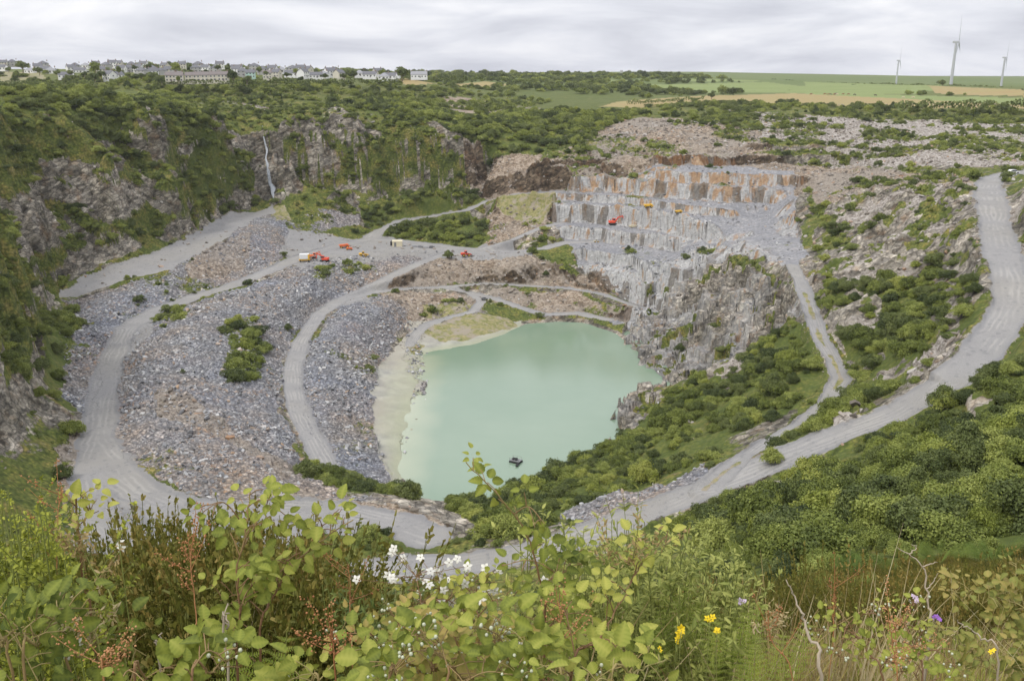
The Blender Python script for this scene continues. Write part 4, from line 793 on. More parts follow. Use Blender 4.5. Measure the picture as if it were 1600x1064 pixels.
stones('boulder_scree', [(-120, 230, 190, 640, 2.0), (60, 420, 330, 760, 3.2), (-240, -80, 170, 560, 3.0)], lambda X, Y: look(w_brn*.5+w_pal*.45, X, Y)+(1-look(w_veg, X, Y))*(1-look(w_rub+w_sla+w_mud, X, Y))*.25*(vn(X/11, Y/11, 46) > .5), .3, 1.7, 3.0, 'src stone', 'weathered brown and pale stones scattered over the hillside', 4, 6)
# ------------------------------------------------------------------ plants around the viewpoint
class QB:
    """collects quads with a tint per vertex"""
    def __init__(s): s.V, s.F, s.T, s.n = [], [], [], 0
    def add(s, V, F, tint=.5):
        s.V.append(V); s.F.append(F+s.n); s.T.append(np.full(len(V), tint) if np.isscalar(tint) else tint); s.n += len(V)
    def tube(s, P, r0, r1, k=5, tint=.5):
        P = np.asarray(P, float); n = len(P); T = np.gradient(P, axis=0); T /= np.linalg.norm(T, axis=1)[:, None]+1e-9
        U = np.cross(T, (0.31, 0.17, .93)); U /= np.linalg.norm(U, axis=1)[:, None]+1e-9; W_ = np.cross(T, U); r = np.linspace(r0, r1, n)[:, None, None]
        a = np.arange(k)*2*pi/k; V = (P[:, None]+r*(U[:, None]*np.cos(a)[None, :, None]+W_[:, None]*np.sin(a)[None, :, None])).reshape(-1, 3)
        i = np.arange(n-1)[:, None]*k; j = np.arange(k)[None]; F = np.stack([i+j, i+(j+1) % k, i+k+(j+1) % k, i+k+j], -1).reshape(-1, 4); s.add(V, F, tint)
    def put(s, tmpl, O, X, Y, Zx, sc, tint):
        """template copies with frames (X, Y, Z rows) at O"""
        V, F = tmpl[:2]; n = len(O); sc = np.broadcast_to(sc, (n,))
        W_ = O[:, None]+sc[:, None, None]*(V[None, :, :1]*X[:, None]+V[None, :, 1:2]*Y[:, None]+V[None, :, 2:]*Zx[:, None])
        m_ = len(V); FF = (F[None]+np.arange(n)[:, None, None]*m_).reshape(-1, 4); off = tmpl[2] if len(tmpl) > 2 else np.zeros(m_); s.add(W_.reshape(-1, 3), FF, (np.broadcast_to(tint, (n,))[:, None]+off[None]).ravel())
    def mesh(s, name, mat, smooth=True):
        me = mesh_from(name, np.concatenate(s.V), np.concatenate(s.F), mat, smooth); a = me.attributes.new('tint', 'FLOAT', 'POINT'); a.data.foreach_set('value', np.clip(np.concatenate(s.T), 0, 1).astype(np.float32)); return me
def blade_tmpl(rows, width, fold=.25, droop=.25, serr=0.0, tip=.75):
    t = np.linspace(0, 1, rows); w = width*np.sin(pi*np.clip(t, 0.02, .995)**tip)**.75; V = []
    for i, a in enumerate(t):
        ws = w[i]*(1+serr*(1 if i % 2 else -1)); z_ = -droop*a*a
        V += [(-ws, a-serr*.12*(i % 2), z_+fold*ws), (-ws*.5, a, z_+fold*ws*.35+.012*(i % 2)), (0, a, z_), (ws*.5, a, z_+fold*ws*.35+.012*(i % 2)), (ws, a-serr*.12*(i % 2), z_+fold*ws)]
    F = [(i*5+j, i*5+j+1, i*5+j+6, i*5+j+5) for i in range(rows-1) for j in range(4)]; return np.array(V), np.array(F), np.array([o_+(.07 if i % 2 else -.07)*(j != 2) for i in range(rows) for j, o_ in enumerate((-.10, 0, .22, 0, -.10))])
T_BR = blade_tmpl(13, .35, .38, .30, .10, .66); T_RND = blade_tmpl(11, .38, .30, .26, .055, .74); T_WIL = blade_tmpl(6, .17, .3, .3, 0, .8)
T_BALL = None
def ball_tmpl():
    bm = bmesh.new(); bmesh.ops.create_cube(bm, size=1.2); bmesh.ops.subdivide_edges(bm, edges=bm.edges[:], cuts=1, use_grid_fill=True)
    for v in bm.verts: v.co = v.co.normalized()
    V = np.array([v.co[:] for v in bm.verts]); F = np.array([[v.index for v in f.verts] for f in bm.faces]); bm.free(); return V, F
T_BALL = ball_tmpl()
def unit(v): return v/(np.linalg.norm(v, axis=-1, keepdims=True)+1e-9)
def frames(Y, up):
    Y = unit(Y); X = unit(np.cross(Y, up)); return X, Y, np.cross(X, Y)
M_BL = foliage_mat('bramble leaves', (.08, .11, .02), (.27, .305, .05), (.50, .49, .11), .34)
M_BL2 = foliage_mat('bronzed bramble leaves', (.10, .125, .03), (.25, .26, .06), (.42, .32, .10), .30)
M_WL = foliage_mat('willow leaves', (.08, .115, .03), (.22, .26, .06), (.42, .43, .12), .30)
M_YL = foliage_mat('yellow sprig leaves', (.18, .21, .03), (.42, .44, .06), (.64, .62, .13), .30)
M_FN = foliage_mat('fern fronds', (.13, .18, .02), (.26, .34, .045), (.42, .46, .08), .30)
M_GR = foliage_mat('meadow grass', (.11, .15, .02), (.28, .31, .045), (.48, .42, .11), .25)
M_DG = foliage_mat('dry grass', (.22, .16, .06), (.38, .28, .12), (.52, .44, .26), .20)
M_HT = foliage_mat('heather twigs', (.06, .07, .012), (.165, .165, .03), (.29, .21, .055), .2)
M_SO = foliage_mat('sorrel seeds', (.26, .10, .04), (.44, .20, .085), (.58, .32, .15), .15)
M_CN = foliage_mat('bramble cane', (.14, .06, .035), (.24, .14, .07), (.34, .30, .11), 0)
M_ST2 = foliage_mat('green stems', (.16, .19, .05), (.26, .28, .08), (.36, .34, .12), 0)
M_WH = simple('white petals', (.70, .68, .60), .6, .06); M_BD = simple('pale buds', (.48, .50, .36), .7, .2, 40); M_YE = simple('yellow petals', (.85, .62, .02), .5, .08); M_PU = simple('purple petals', (.30, .13, .45), .6, .15); M_LI = simple('lilac petals', (.62, .50, .62), .6, .1)
M_TW = simple('dead twig', (.42, .35, .26), .9, .25, 30); M_STK = simple('grey twig', (.30, .24, .17), .9, .3, 30)
def pt(px, py, d):
    u, a, b = ray(px, py); return np.array([u*d, a*d, CAM_Z+b*d])
def curve(P, n=24, jit=0, rng=None):
    P = np.asarray(P, float); t = np.linspace(0, len(P)-1, n); out = []
    Q = np.vstack([2*P[0]-P[1], P, 2*P[-1]-P[-2]])
    for a in t:
        i = min(int(a), len(P)-2); f = a-i; p0, p1, p2, p3 = Q[i:i+4]
        out.append(.5*((2*p1)+(-p0+p2)*f+(2*p0-5*p1+4*p2-p3)*f*f+(-p0+3*p1-3*p2+p3)*f**3))
    out = np.array(out)
    if jit: out[1:-1] += rng.normal(0, jit, (n-2, 3))
    return out
def leafstalks(cane, rng, q, st, n, size, tmpl, t0=.15, nleaf=(3, 5), spread=.07, tbase=.5, toward=(.0, -.55, .75)):
    """compound leaves on stalks along a cane"""
    m_ = len(cane)
    for k in range(n):
        f = t0+(1-t0)*(k+rng.uniform(0, .8))/n; i = min(int(f*(m_-1)), m_-2); p = cane[i]+(cane[i+1]-cane[i])*(f*(m_-1)-i); ax = unit(cane[i+1]-cane[i])
        side = unit(np.cross(ax, rng.normal(size=3))); d = unit(side+ax*.45+np.array([0, 0, .25])); L = spread*rng.uniform(.6, 1.25)*(1.15-.5*f)
        tip = p+d*L; st.tube([p, p+d*L*.5+np.array([0, 0, .1*L]), tip], .0013, .0010, 4, .6)
        up = unit(np.array(toward)+rng.normal(0, .38, 3)); nl = int(rng.choice(nleaf)); s_ = size*.66*rng.uniform(.55, 1.25)*(1.1-.55*f**3); tt = np.clip(tbase+rng.normal(0, .17)+.25*f**4, 0, 1)
        X, Y, Zx = frames(d[None]-up[None]*(d@up), up[None])
        angs = [0, 1.25, -1.25] if nl == 3 else [0, .95, -.95, 1.9, -1.9]
        for j, a_ in enumerate(angs):
            dd = Y*cos(a_)+X*sin(a_); x2 = X*cos(a_)-Y*sin(a_); zz2 = unit(Zx+rng.normal(0, .13, (1, 3))); x2 = unit(np.cross(dd, zz2)); zz2 = np.cross(x2, dd)
            o = tip+(dd[0]*.012); q.put(tmpl, o[None]+(dd*(.012 if j == 0 else 0)), x2, dd, zz2, s_*(1 if j == 0 else .84), np.clip(tt+rng.normal(0, .06), 0, 1))
def root_of(p): return np.array([p[0], p[1], float(ground_z(p[0], p[1])[0])])
def thing(name, label, cat, loc=(0, 0, 0), group=None, rotz=0):
    o = bpy.data.objects.new(name, None); COL.objects.link(o); o.location = loc; o.rotation_euler = (0, 0, rotz); o['label'] = label; o['category'] = cat; o.empty_display_size = .1
    if group: o['group'] = group
    return o
def part(name, qb, mat, par, smooth=True):
    if qb.n == 0: return None
    qb.V = [np.concatenate(qb.V)-np.array(par.location)]; qb.F = [np.concatenate(qb.F)]; qb.T = [np.concatenate(qb.T)]
    me = qb.mesh(name, mat, smooth); return obj(name, me, parent=par)
def bramble(canes, label, seed, leaf=.062, nl=14, mat=None, side=3, tbase=.5, group=None, buds=0, flowers=0, nleaf=(3, 5), tmpl=None, dense=0, foot=None):
    """canes: lists of (px, py, distance); every cane grows out of the ground"""
    rng = np.random.default_rng(seed); C0 = [np.array([pt(*p) for p in c]) for c in canes]
    r0 = root_of(C0[0][0] if foot is None else pt(*foot)); th = thing('bramble', label, 'bramble', tuple(r0), group); q, st, BC = QB(), QB(), []
    for c in C0:
        g = root_of(c[0]); g[2] -= .03; P = [g]+list(c) if c[0][2]-g[2] > .12 else [g]+list(c[1:]); cv_ = curve(P, 30, .002, rng); st.tube(cv_, .0034, .0013, 6, np.repeat(np.linspace(.15, .95, 30), 6))
        for k in range(26):           # thorns
            i = rng.integers(2, 29); d = unit(rng.normal(size=3)+np.array([0, 0, -.5])); st.tube([cv_[i], cv_[i]+d*.007], .0012, .0002, 3, .5)
        leafstalks(cv_, rng, q, st, nl, leaf, tmpl or T_BR, .22, nleaf, .06, tbase)
        for s_ in range(side):
            i = rng.integers(8, 26); d = unit(rng.normal(size=3)*np.array([1, .6, .4])+np.array([0, 0, .25])); L = rng.uniform(.06, .18); b_ = curve([cv_[i], cv_[i]+d*L*.5+np.array([0, 0, .02]), cv_[i]+d*L+np.array([0, 0, -.02])], 10)
            st.tube(b_, .0016, .0009, 5, .65); leafstalks(b_, rng, q, st, 4, leaf*.9, tmpl or T_BR, .3, (3,), .05, tbase)
            if buds: bk = QB(); budcluster(b_[-1], rng, bk, st, 9); BC.append(('bud_cluster', bk, M_BD))
        if flowers: bk = QB(); fk = QB(); budcluster(cv_[-1], rng, bk, st, 8, fk, flowers); BC += [('bud_cluster', bk, M_BD), ('flower_cluster', fk, M_WH)]
    part('cane', st, M_CN, th); part('foliage', q, mat or M_BL, th)
    for nm, b_, mt in BC: part(nm, b_, mt, th)
    return th
def budcluster(p, rng, bd, st, n, fl=None, nf=0):
    for k in range(n):
        d = unit(rng.normal(size=3)*np.array([1, 1, .6])+np.array([0, 0, .7])); q = p+d*rng.uniform(.012, .045); st.tube([p, (p+q)/2+np.array([0, 0, .003]), q], .0009, .0007, 3, .8)
        bd.put(T_BALL, q[None], np.array([[1., 0, 0]]), np.array([[0., 1, 0]]), np.array([[0., 0, 1.15]]), rng.uniform(.0026, .0040), .5)
    for k in range(nf):
        q = p+rng.normal(0, 1, 3)*np.array([.085, .05, .04])+np.array([0, -.01, .02]); st.tube([p, q], .0009, .0008, 3, .8); flower(q, rng, fl, .0115)
def flower(q, rng, fl, s_, n=5):
    up = unit(np.array([0, -.8, .7])+rng.normal(0, .35, 3)); X, Y, Zx = frames(unit(rng.normal(size=3))[None], up[None]); Zx = up[None]; Y = unit(np.cross(up, X[0]))[None]
    for j in range(n):
        a = j*2*pi/n; d = X*cos(a)+Y*sin(a); x2 = np.cross(d, Zx); fl.put(T_RND, q[None]+d*s_*.15, x2, d, Zx, s_, .5)
def shrub_up(label, name, cat, px0, px1, pytop, d0, d1, n, seed, mat, tmpl, leaf, nlv, smat=None, group=None, lean=.12, tb=.5, low=None, nsub=3):
    """a bush of upright leafy shoots between two sight columns, rooted on the ground"""
    rng = np.random.default_rng(seed); base = pt((px0+px1)/2, 1000, (d0+d1)/2); th = thing(name, label, cat, tuple(root_of(base)), group); q, st = QB(), QB(); r0 = root_of(base)
    for k in range(n):
        f = (k+rng.random())/n; px = px0+(px1-px0)*f; ty = np.interp(f, np.linspace(0, 1, len(pytop)), pytop)+abs(rng.normal(0, 1))*28; d = rng.uniform(d0, d1); tip = pt(px, ty, d); g = root_of(tip); w = .35
        g[:2] = g[:2]*(1-w)+r0[:2]*w; g[2] = float(ground_z(g[0], g[1])[0])-.02
        mid_ = g*.5+tip*.5+rng.normal(0, .03, 3); cv_ = curve([g, mid_, tip], 14); st.tube(cv_, .0038, .0012, 4, .4)
        for s_ in range(nsub+1):
            if s_ == 0: c = cv_
            else:
                i = rng.integers(5, 12); dd = unit(rng.normal(size=3)*np.array([1, 1, .3])+np.array([0, 0, 1.1])); L = rng.uniform(.10, .28)*min(1, (tip[2]-g[2])); c = curve([cv_[i], cv_[i]+dd*L*.5, cv_[i]+dd*L+np.array([0, 0, .02])], 8); st.tube(c, .0018, .0008, 3, .4)
            m_ = nlv if s_ == 0 else nlv//2; fr = np.sort(rng.uniform(.18 if s_ == 0 else .1, 1, m_)); ii_ = fr*(len(c)-1); i0 = np.minimum(ii_.astype(int), len(c)-2); O = c[i0]+(c[i0+1]-c[i0])*(ii_-i0)[:, None]; ax = unit(c[i0+1]-c[i0])
            side = unit(np.cross(ax, rng.normal(size=(m_, 3)))); Yd = unit(side+ax*rng.uniform(.5, 1.2, m_)[:, None]); X, Y, Zx = frames(Yd, unit(ax+np.array([0, -.3, .2])+rng.normal(0, .25, (m_, 3))))
            q.put(tmpl, O, X, Y, Zx, leaf*rng.uniform(.6, 1.2, m_)*(1.1-.45*fr), np.clip(tb+rng.normal(0, .12, m_)+.30*(fr-.6)+rng.normal(0, .08), 0, 1))
    part('stem', st, smat or M_ST2, th); part('foliage', q, mat, th); return th
def fern(label, foot, tips, seed, mat=None, group=None, size=.42, f0=13):
    rng = np.random.default_rng(seed); r0 = root_of(pt(*foot)); th = thing('fern', label, 'fern', tuple(r0), group); q, st = QB(), QB()
    for tp in tips:
        tip = pt(*tp); c = curve([r0, r0*.45+tip*.55+np.array([0, 0, .06]), tip], 26); st.tube(c, .0028, .0008, 4, .5); L = np.linalg.norm(tip-r0)
        up0 = unit(np.array([0, -.9, .45])+rng.normal(0, .15, 3))
        for i in range(f0, 25):
            f = i/25; ax = unit(c[i+1]-c[i] if i < 25 else c[i]-c[i-1]); sd = unit(np.cross(ax, up0)); w = L*.20*sin(pi*min(1, (f-f0/25+.06)/(1.02-f0/25+.06)))**.7*size
            if w < .004: w = .004
            for s_ in (-1, 1):
                d = unit(sd*s_+ax*.35); m_ = 9; tt = np.linspace(.08, 1, m_); O = c[i]+d*w*tt[:, None]+np.array([0, 0, -.10])*w*(tt**2)[:, None]; a2 = unit(np.cross(d, up0))
                for s2 in (-1, 1):
                    Yd = np.broadcast_to(unit(a2*s2+d*.4), (m_, 3)); X, Y, Zx = frames(Yd, np.broadcast_to(up0, (m_, 3))); q.put(T_FL, O, X, Y, Zx, .12*w*(1.15-tt)+.001, np.clip(.5+.3*f+rng.normal(0, .08), 0, 1))
                st.tube([c[i], c[i]+d*w], .0008, .0003, 3, .6)
    part('stem', st, M_ST2, th); part('frond', q, mat or M_FN, th); return th
T_FL = (np.array([(-.24, 0, 0), (.24, 0, 0), (.12, 1.1, -.1), (-.12, 1.1, -.1)]), np.array([[0, 1, 2, 3]]))
T_LF = (np.array([(-.5, 0, 0), (.5, 0, 0), (.28, 1.6, -.1), (-.28, 1.6, -.1)]), np.array([[0, 1, 2, 3]]))
def seedstem(name, label, cat, cane, seed, mat, n=90, rad=.022, s_=.0035, t0=.45, smat=None, group=None, branches=6, ball=True):
    rng = np.random.default_rng(seed); P = [pt(*p) for p in cane]; g = root_of(P[0]); th = thing(name, label, cat, tuple(g), group); c = curve([g]+P if P[0][2]-g[2] > .05 else [g]+P[1:], 26, .001, rng); st, q = QB(), QB(); st.tube(c, .0022, .0008, 4, .5)
    BR = [c]
    for b in range(branches):
        i = rng.integers(12, 24); d = unit(rng.normal(size=3)*np.array([1, .5, .3])+np.array([0, 0, .9])); L = rng.uniform(.04, .12); bb = curve([c[i], c[i]+d*L*.6, c[i]+d*L+np.array([0, 0, .01])], 12); st.tube(bb, .0010, .0005, 3, .5); BR.append(bb)
    for b in BR:
        m_ = int(n/len(BR)*(1.6 if b is c else 1)); f = rng.uniform(t0 if b is c else .15, 1, m_); ii_ = f*(len(b)-1); i0 = np.minimum(ii_.astype(int), len(b)-2); O = b[i0]+(b[i0+1]-b[i0])*(ii_-i0)[:, None]+rng.normal(0, rad*.35, (m_, 3))
        X, Y, Zx = frames(rng.normal(size=(m_, 3)), rng.normal(size=(m_, 3))); q.put(T_BALL if ball else T_WIL, O, X*(1 if not ball else 1), Y, Zx, s_*rng.uniform(.6, 1.3, m_), np.clip(rng.normal(.5, .2, m_), 0, 1))
    part('stem', st, smat or M_SO, th); part('seed_head', q, mat, th); return th
# --- ground cover: grass, heather (nobody could count it)
def tuft_mesh(name, n, h, mat, seed, width=.006, spread=.10, bend=.5, seg=5):
    rng = np.random.default_rng(seed); q = QB()
    a = rng.uniform(0, 2*pi, n); r = spread*np.sqrt(rng.random(n)); H = h*rng.uniform(.5, 1.15, n); b = rng.uniform(.05, bend, n)*H; aa = a+rng.normal(0, .8, n); P0 = np.stack([r*np.cos(a), r*np.sin(a), 0*a-.02], 1); D = np.stack([np.cos(aa), np.sin(aa), 0*a], 1); S_ = np.stack([-np.sin(aa+.5), np.cos(aa+.5), 0*a], 1)
    V = []
    for k in range(seg):
        t = k/(seg-1); w = width*(1-t*.93); c = P0+np.array([0, 0, 1])*(H*(t-.12*t*t))[:, None]+D*(b*t*t)[:, None]; V += [c-S_*w*.5, c+S_*w*.5]
    V = np.stack(V, 1).reshape(-1, 3); base = np.arange(n)[:, None, None]*seg*2; F = (base+np.array([[2*k, 2*k+1, 2*k+3, 2*k+2] for k in range(seg-1)])[None]).reshape(-1, 4)
    q.add(V, F, np.repeat(np.clip(rng.normal(.5, .2, n), 0, 1), seg*2)); return q.mesh(name, mat)
def reg(colname, meshes):
    for i, me in enumerate(meshes): o = proto_obj(me, colname); o.name = f'{colname}{i:02d}'
reg('src grass', [tuft_mesh('grass', 90, .34, M_GR, 1), tuft_mesh('grass', 90, .26, M_GR, 2), tuft_mesh('grass', 70, .42, M_DG, 3), tuft_mesh('grass', 80, .22, M_GR, 4, .009)])
def heather_mesh(seed):
    rng = np.random.default_rng(seed); q = QB(); n = 300
    for k in range(n):
        a = rng.uniform(0, 2*pi); r = .42*sqrt(rng.random()); L = rng.uniform(.35, .60)*(1-.5*(r/.45)**2); p0 = np.array([r*cos(a)*.6, r*sin(a)*.6, 0.]); d = unit(np.array([cos(a)*r*1.1, sin(a)*r*1.1, .9])+rng.normal(0, .14, 3)); c = np.array([p0+d*L*t for t in (0, .5, 1)])
        q.tube(c, .0019, .0006, 3, .3); m_ = 34; f = rng.uniform(.25, 1.0, m_); O = p0+d*L*f[:, None]; Yd = unit(d+rng.normal(0, .5, (m_, 3))); X, Y, Zx = frames(Yd, rng.normal(size=(m_, 3))); q.put(T_LF, O, X, Y, Zx, .0065*rng.uniform(.7, 1.4, m_), np.clip(.55+rng.normal(0, .2)+.2*(f-.6), 0, 1))
    return q.mesh('heather', M_HT, False)
reg('src heather', [heather_mesh(s) for s in range(3)])
def cover(name, x0, x1, y0, y1, st, cond, smin, smax, colname, npr, label, cat, seed):
    rng = np.random.default_rng(seed); X, Y = np.meshgrid(np.arange(x0, x1, st), np.arange(y0, y1, st)); X = (X+rng.uniform(-.5, .5, X.shape)*st).ravel(); Y = (Y+rng.uniform(-.5, .5, Y.shape)*st).ravel(); k = cond(X, Y, rng) & (np.abs(X) < Y*.72+1.2); X, Y = X[k], Y[k]; Z_ = ground_z(X, Y); n = len(X)
    s = rng.uniform(smin, smax, n); S = np.stack([s*rng.uniform(.8, 1.3, n), s*rng.uniform(.8, 1.3, n), s], 1); R = np.stack([rng.normal(0, .12, n), rng.normal(0, .12, n), rng.uniform(0, 6.28, n)], 1); print(name, n); gn_scatter(name, np.stack([X, Y, Z_], 1), S, R, rng.integers(0, npr, n), colname, label, cat)
cover('tall_grass', -5, 3, 1.6, 6, .34, lambda X, Y, r: r.random(len(X)) < .4, 1.3, 1.9, 'src grass', 4, 'tall thin grass blades standing between the brambles', 'grass', 9)
cover('grass', -8, 9, 1.0, 9, .13, lambda X, Y, r: r.random(len(X)) < np.clip(.45+.5*(X > .8)+.6*(vn(X/1.3, Y/1.3, 3)-.5), .12, 1), .6, 1.25, 'src grass', 4, 'tangled green and straw coloured grass covering the edge of the viewpoint', 'grass', 1)
cover('slope_grass', -30, 50, 9, 60, .55, lambda X, Y, r: (vn(X/4, Y/4, 5) > .42) & (r.random(len(X)) < np.clip(.35+.02*X, .1, 1)), 1.0, 2.2, 'src grass', 4, 'rough grass on the steep slope falling away below the viewpoint', 'grass', 2)
cover('heather', -26, 60, 5.5, 62, .62, lambda X, Y, r: (vn(X/5, Y/5, 7) > .33), .8, 1.9, 'src heather', 3, 'dark olive and russet heather carpeting the steep near slope', 'heather', 3)
cover('heather_bank', -3.6, -.4, 2.5, 4.6, .17, lambda X, Y, r: (np.abs(X/Y+.385) < .06+.04*r.random(len(X))), 1.15, 1.75, 'src heather', 3, 'thick clump of brown green heather in front of the bend of the pale road', 'heather', 4)
# --- the single plants, each rooted where it stands on the brow of the slope
bramble([[(858,1060,2.3),(852,960,2.27),(838,880,2.22),(815,820,2.18),(775,770,2.12),(728,722,2.08)],[(852,960,2.27),(880,900,2.3),(905,860,2.35)]], 'tallest bramble, its bare reddish cane arching up in front of the lake', 1, .060, 11, M_BL, 2, .58, 'brambles on the brow', 0, 0, (5, 3))
bramble([[(372,1064,2.05),(374,960,2.03),(372,890,2.0),(386,820,2.0),(391,768,2.0)]], 'upright bramble with a red cane before the pale road bend', 2, .058, 17, M_BL, 3, .48, 'brambles on the brow', 0, 0, (3, 5), T_RND)
bramble([[(405,1040,2.1),(430,930,2.1),(470,868,2.12),(552,812,2.15)]], 'bramble shoot slanting to the right with yellow green tip leaves', 3, .056, 15, M_BL, 3, .55, 'brambles on the brow', 0, 0, (3,), T_RND)
bramble([[(40,1064,1.7),(60,1005,1.75),(95,950,1.8)],[(20,1060,1.7),(5,1005,1.7),(-20,945,1.75)],[(110,1064,1.8),(125,1025,1.85),(150,995,1.9)]], 'broad-leaved bramble low in the left corner under the yellow sprigs', 4, .056, 12, M_BL, 2, .45, 'brambles on the brow', 0, 0, (3,), T_RND)
bramble([[(215,1090,1.6),(235,1070,1.65),(260,1040,1.7)],[(300,1100,1.6),(330,1050,1.65),(350,1040,1.7)]], 'short bramble with few large leaves at the lower edge before the heather clump', 5, .066, 7, M_BL, 1, .45, 'brambles on the brow', 1, 0, (3,), T_RND)
bramble([[(670,1090,1.9),(690,1055,1.95),(700,985,2.0)],[(760,1090,1.9),(770,1045,1.95),(790,975,2.0)],[(640,1080,2.0),(640,1035,2.05),(655,995,2.1)]], 'bronze tinted bramble with bud clusters under the white blossoms', 6, .056, 13, M_BL2, 3, .55, 'brambles on the brow', 1, 0, (3, 5), T_RND)
bramble([[(560,1090,1.9),(575,1065,1.95),(590,1005,2.0)],[(500,1090,1.8),(480,1095,1.85),(470,1055,1.9)]], 'green bramble heavy with pale buds between heather clump and blossoms', 7, .055, 12, M_BL, 3, .45, 'brambles on the brow', 1, 0, (3,), T_RND)
bramble([[(720,1060,2.4),(705,975,2.45),(690,920,2.5)],[(740,1060,2.4),(750,975,2.4),(735,910,2.45)],[(690,1050,2.4),(665,965,2.4),(650,900,2.45)]], 'bramble topped by open white blossoms in front of the lower road', 8, .050, 9, M_BL, 3, .45, 'brambles on the brow', 1, 10, (3,), T_RND)
bramble([[(890,1075,1.9),(935,1000,1.95),(975,930,2.0),(1000,880,2.05)]], 'bramble with yellow tip leaves left of the tall fern', 9, .062, 12, M_BL, 3, .62, 'brambles on the brow', 0, 0, (3, 5))
bramble([[(950,1100,1.7),(990,1050,1.75),(1040,1030,1.8)],[(880,1100,1.7),(850,1050,1.75),(840,1020,1.8)]], 'bramble with fresh green pointed leaves at the lower edge beside yellow flowers', 10, .060, 9, M_BL, 1, .40, 'brambles on the brow', 0, 0, (3,))
bramble([[(1600,1060,2.9),(1570,1000,2.95),(1530,940,3.0),(1480,920,3.0)],[(1560,1070,2.9),(1520,1020,2.9),(1470,980,2.95)],[(1640,1020,2.9),(1610,960,3.0),(1560,925,3.05)]], 'bramble with bronze leaves beneath the thicket in the right corner', 11, .058, 15, M_BL2, 4, .42, 'brambles on the brow', 0, 0, (3, 5), T_RND)
bramble([[(1380,1080,2.6),(1350,1010,2.65),(1310,950,2.7)],[(1440,1080,2.6),(1430,1010,2.7),(1400,950,2.75)]], 'small-leaved bramble in the grass between two rusty sorrel heads', 12, .040, 14, M_BL, 4, .40, 'brambles on the brow', 1, 0, (3, 5), T_RND)
bramble([[(130,880,2.2),(122,820,2.2),(105,765,2.2)],[(122,830,2.2),(140,800,2.2),(132,772,2.2)]], 'thin young bramble shoot standing against the dark rock foot', 13, .046, 6, M_BL, 0, .85, 'brambles on the brow', 0, 0, (3,), T_RND)
bramble([[(800,1090,1.75),(800,1070,1.8),(770,1040,1.85)],[(700,1100,1.7),(720,1060,1.75),(735,1070,1.8)],[(610,1100,1.75),(620,1050,1.8),(610,1050,1.85)]], 'dark green bramble mat along the lower edge in the middle', 14, .060, 9, M_BL, 3, .30, 'brambles on the brow', 1, 0, (3,), T_RND)
shrub_up('spreading willow shrub with upright pale shoots in front of the broad haul road', 'willow_shrub', 'shrub', 875, 1200, [895,845,822,800,815,808,812,840,850,870,900], 2.7, 3.6, 70, 21, M_WL, T_WIL, .036, 34, tb=.45, nsub=4)
shrub_up('thin willow shoots standing between tall bramble and willow shrub', 'willow_shrub', 'shrub', 790, 905, [850,795,770,800,790,830], 2.6, 3.1, 13, 22, M_WL, T_WIL, .040, 22, tb=.6)
shrub_up('yellow green sprigs crowding the left edge above broad bramble leaves', 'yellow_sprig_bush', 'shrub', -60, 112, [755,745,752,760,790,775,815,860], 1.9, 2.5, 42, 23, M_YL, T_RND, .016, 60, tb=.5, nsub=5)
shrub_up('pale green leafy stems against the grey lower road', 'willow_shrub', 'shrub', 500, 690, [905,890,900,880,905,900], 2.6, 3.2, 18, 24, M_WL, T_WIL, .030, 24, tb=.35)
fern('bright green fern in the middle of the brow below the willow shrub', (1065,1040,3.0), [(1048,898,3.0),(1078,902,3.0),(1098,935,2.95),(1030,948,2.95),(1010,965,2.9)], 31, group='ferns on the brow')
fern('fern with one curled frond beside the yellow flowers', (1130,1040,2.8), [(1190,938,2.8),(1168,950,2.75),(1120,965,2.8)], 32, group='ferns on the brow')
fern('low fern reaching toward the pale dead twig', (1190,1064,2.6), [(1265,968,2.6),(1225,985,2.6),(1180,1000,2.55)], 33, group='ferns on the brow')
fern('yellow fern half hidden under the red-caned bramble', (405,1075,2.1), [(448,985,2.15),(392,995,2.1),(360,1010,2.1),(435,1015,2.1)], 34, group='ferns on the brow')
fern('small fern between tall bramble and willow shrub', (885,1000,2.9), [(868,895,2.9),(890,905,2.9),(905,925,2.9)], 35, group='ferns on the brow')
M_BK = foliage_mat('bracken fronds', (.09, .14, .03), (.17, .24, .05), (.27, .33, .07), .3)
for i, (x_, y_, d_, lab) in enumerate([(1350,890,17,'bracken clump below the thicket, left of three'),(1470,872,19,'bracken clump below the thicket, middle of three'),(1555,868,20,'bracken clump below the thicket, right of three'),(1325,925,12,'bracken tuft alone in the heather of the right slope')]):
    f_ = pt(x_, y_, d_); g_ = ghit([x_], [y_+12])[0]; dd_ = float(np.hypot(g_[0], g_[1])); s_ = dd_/FPX
    rng_ = np.random.default_rng(50+i); tips = [(x_+rng_.uniform(-55, 55), y_-rng_.uniform(5, 32), g_[1]/ray(x_, y_)[1]*rng_.uniform(.95, .99)) for _ in range(10)]
    fern(lab, (x_, y_+12, g_[1]/ray(x_, y_+12)[1]), tips, 60+i, M_BK, 'bracken below the thicket', .8, 7)
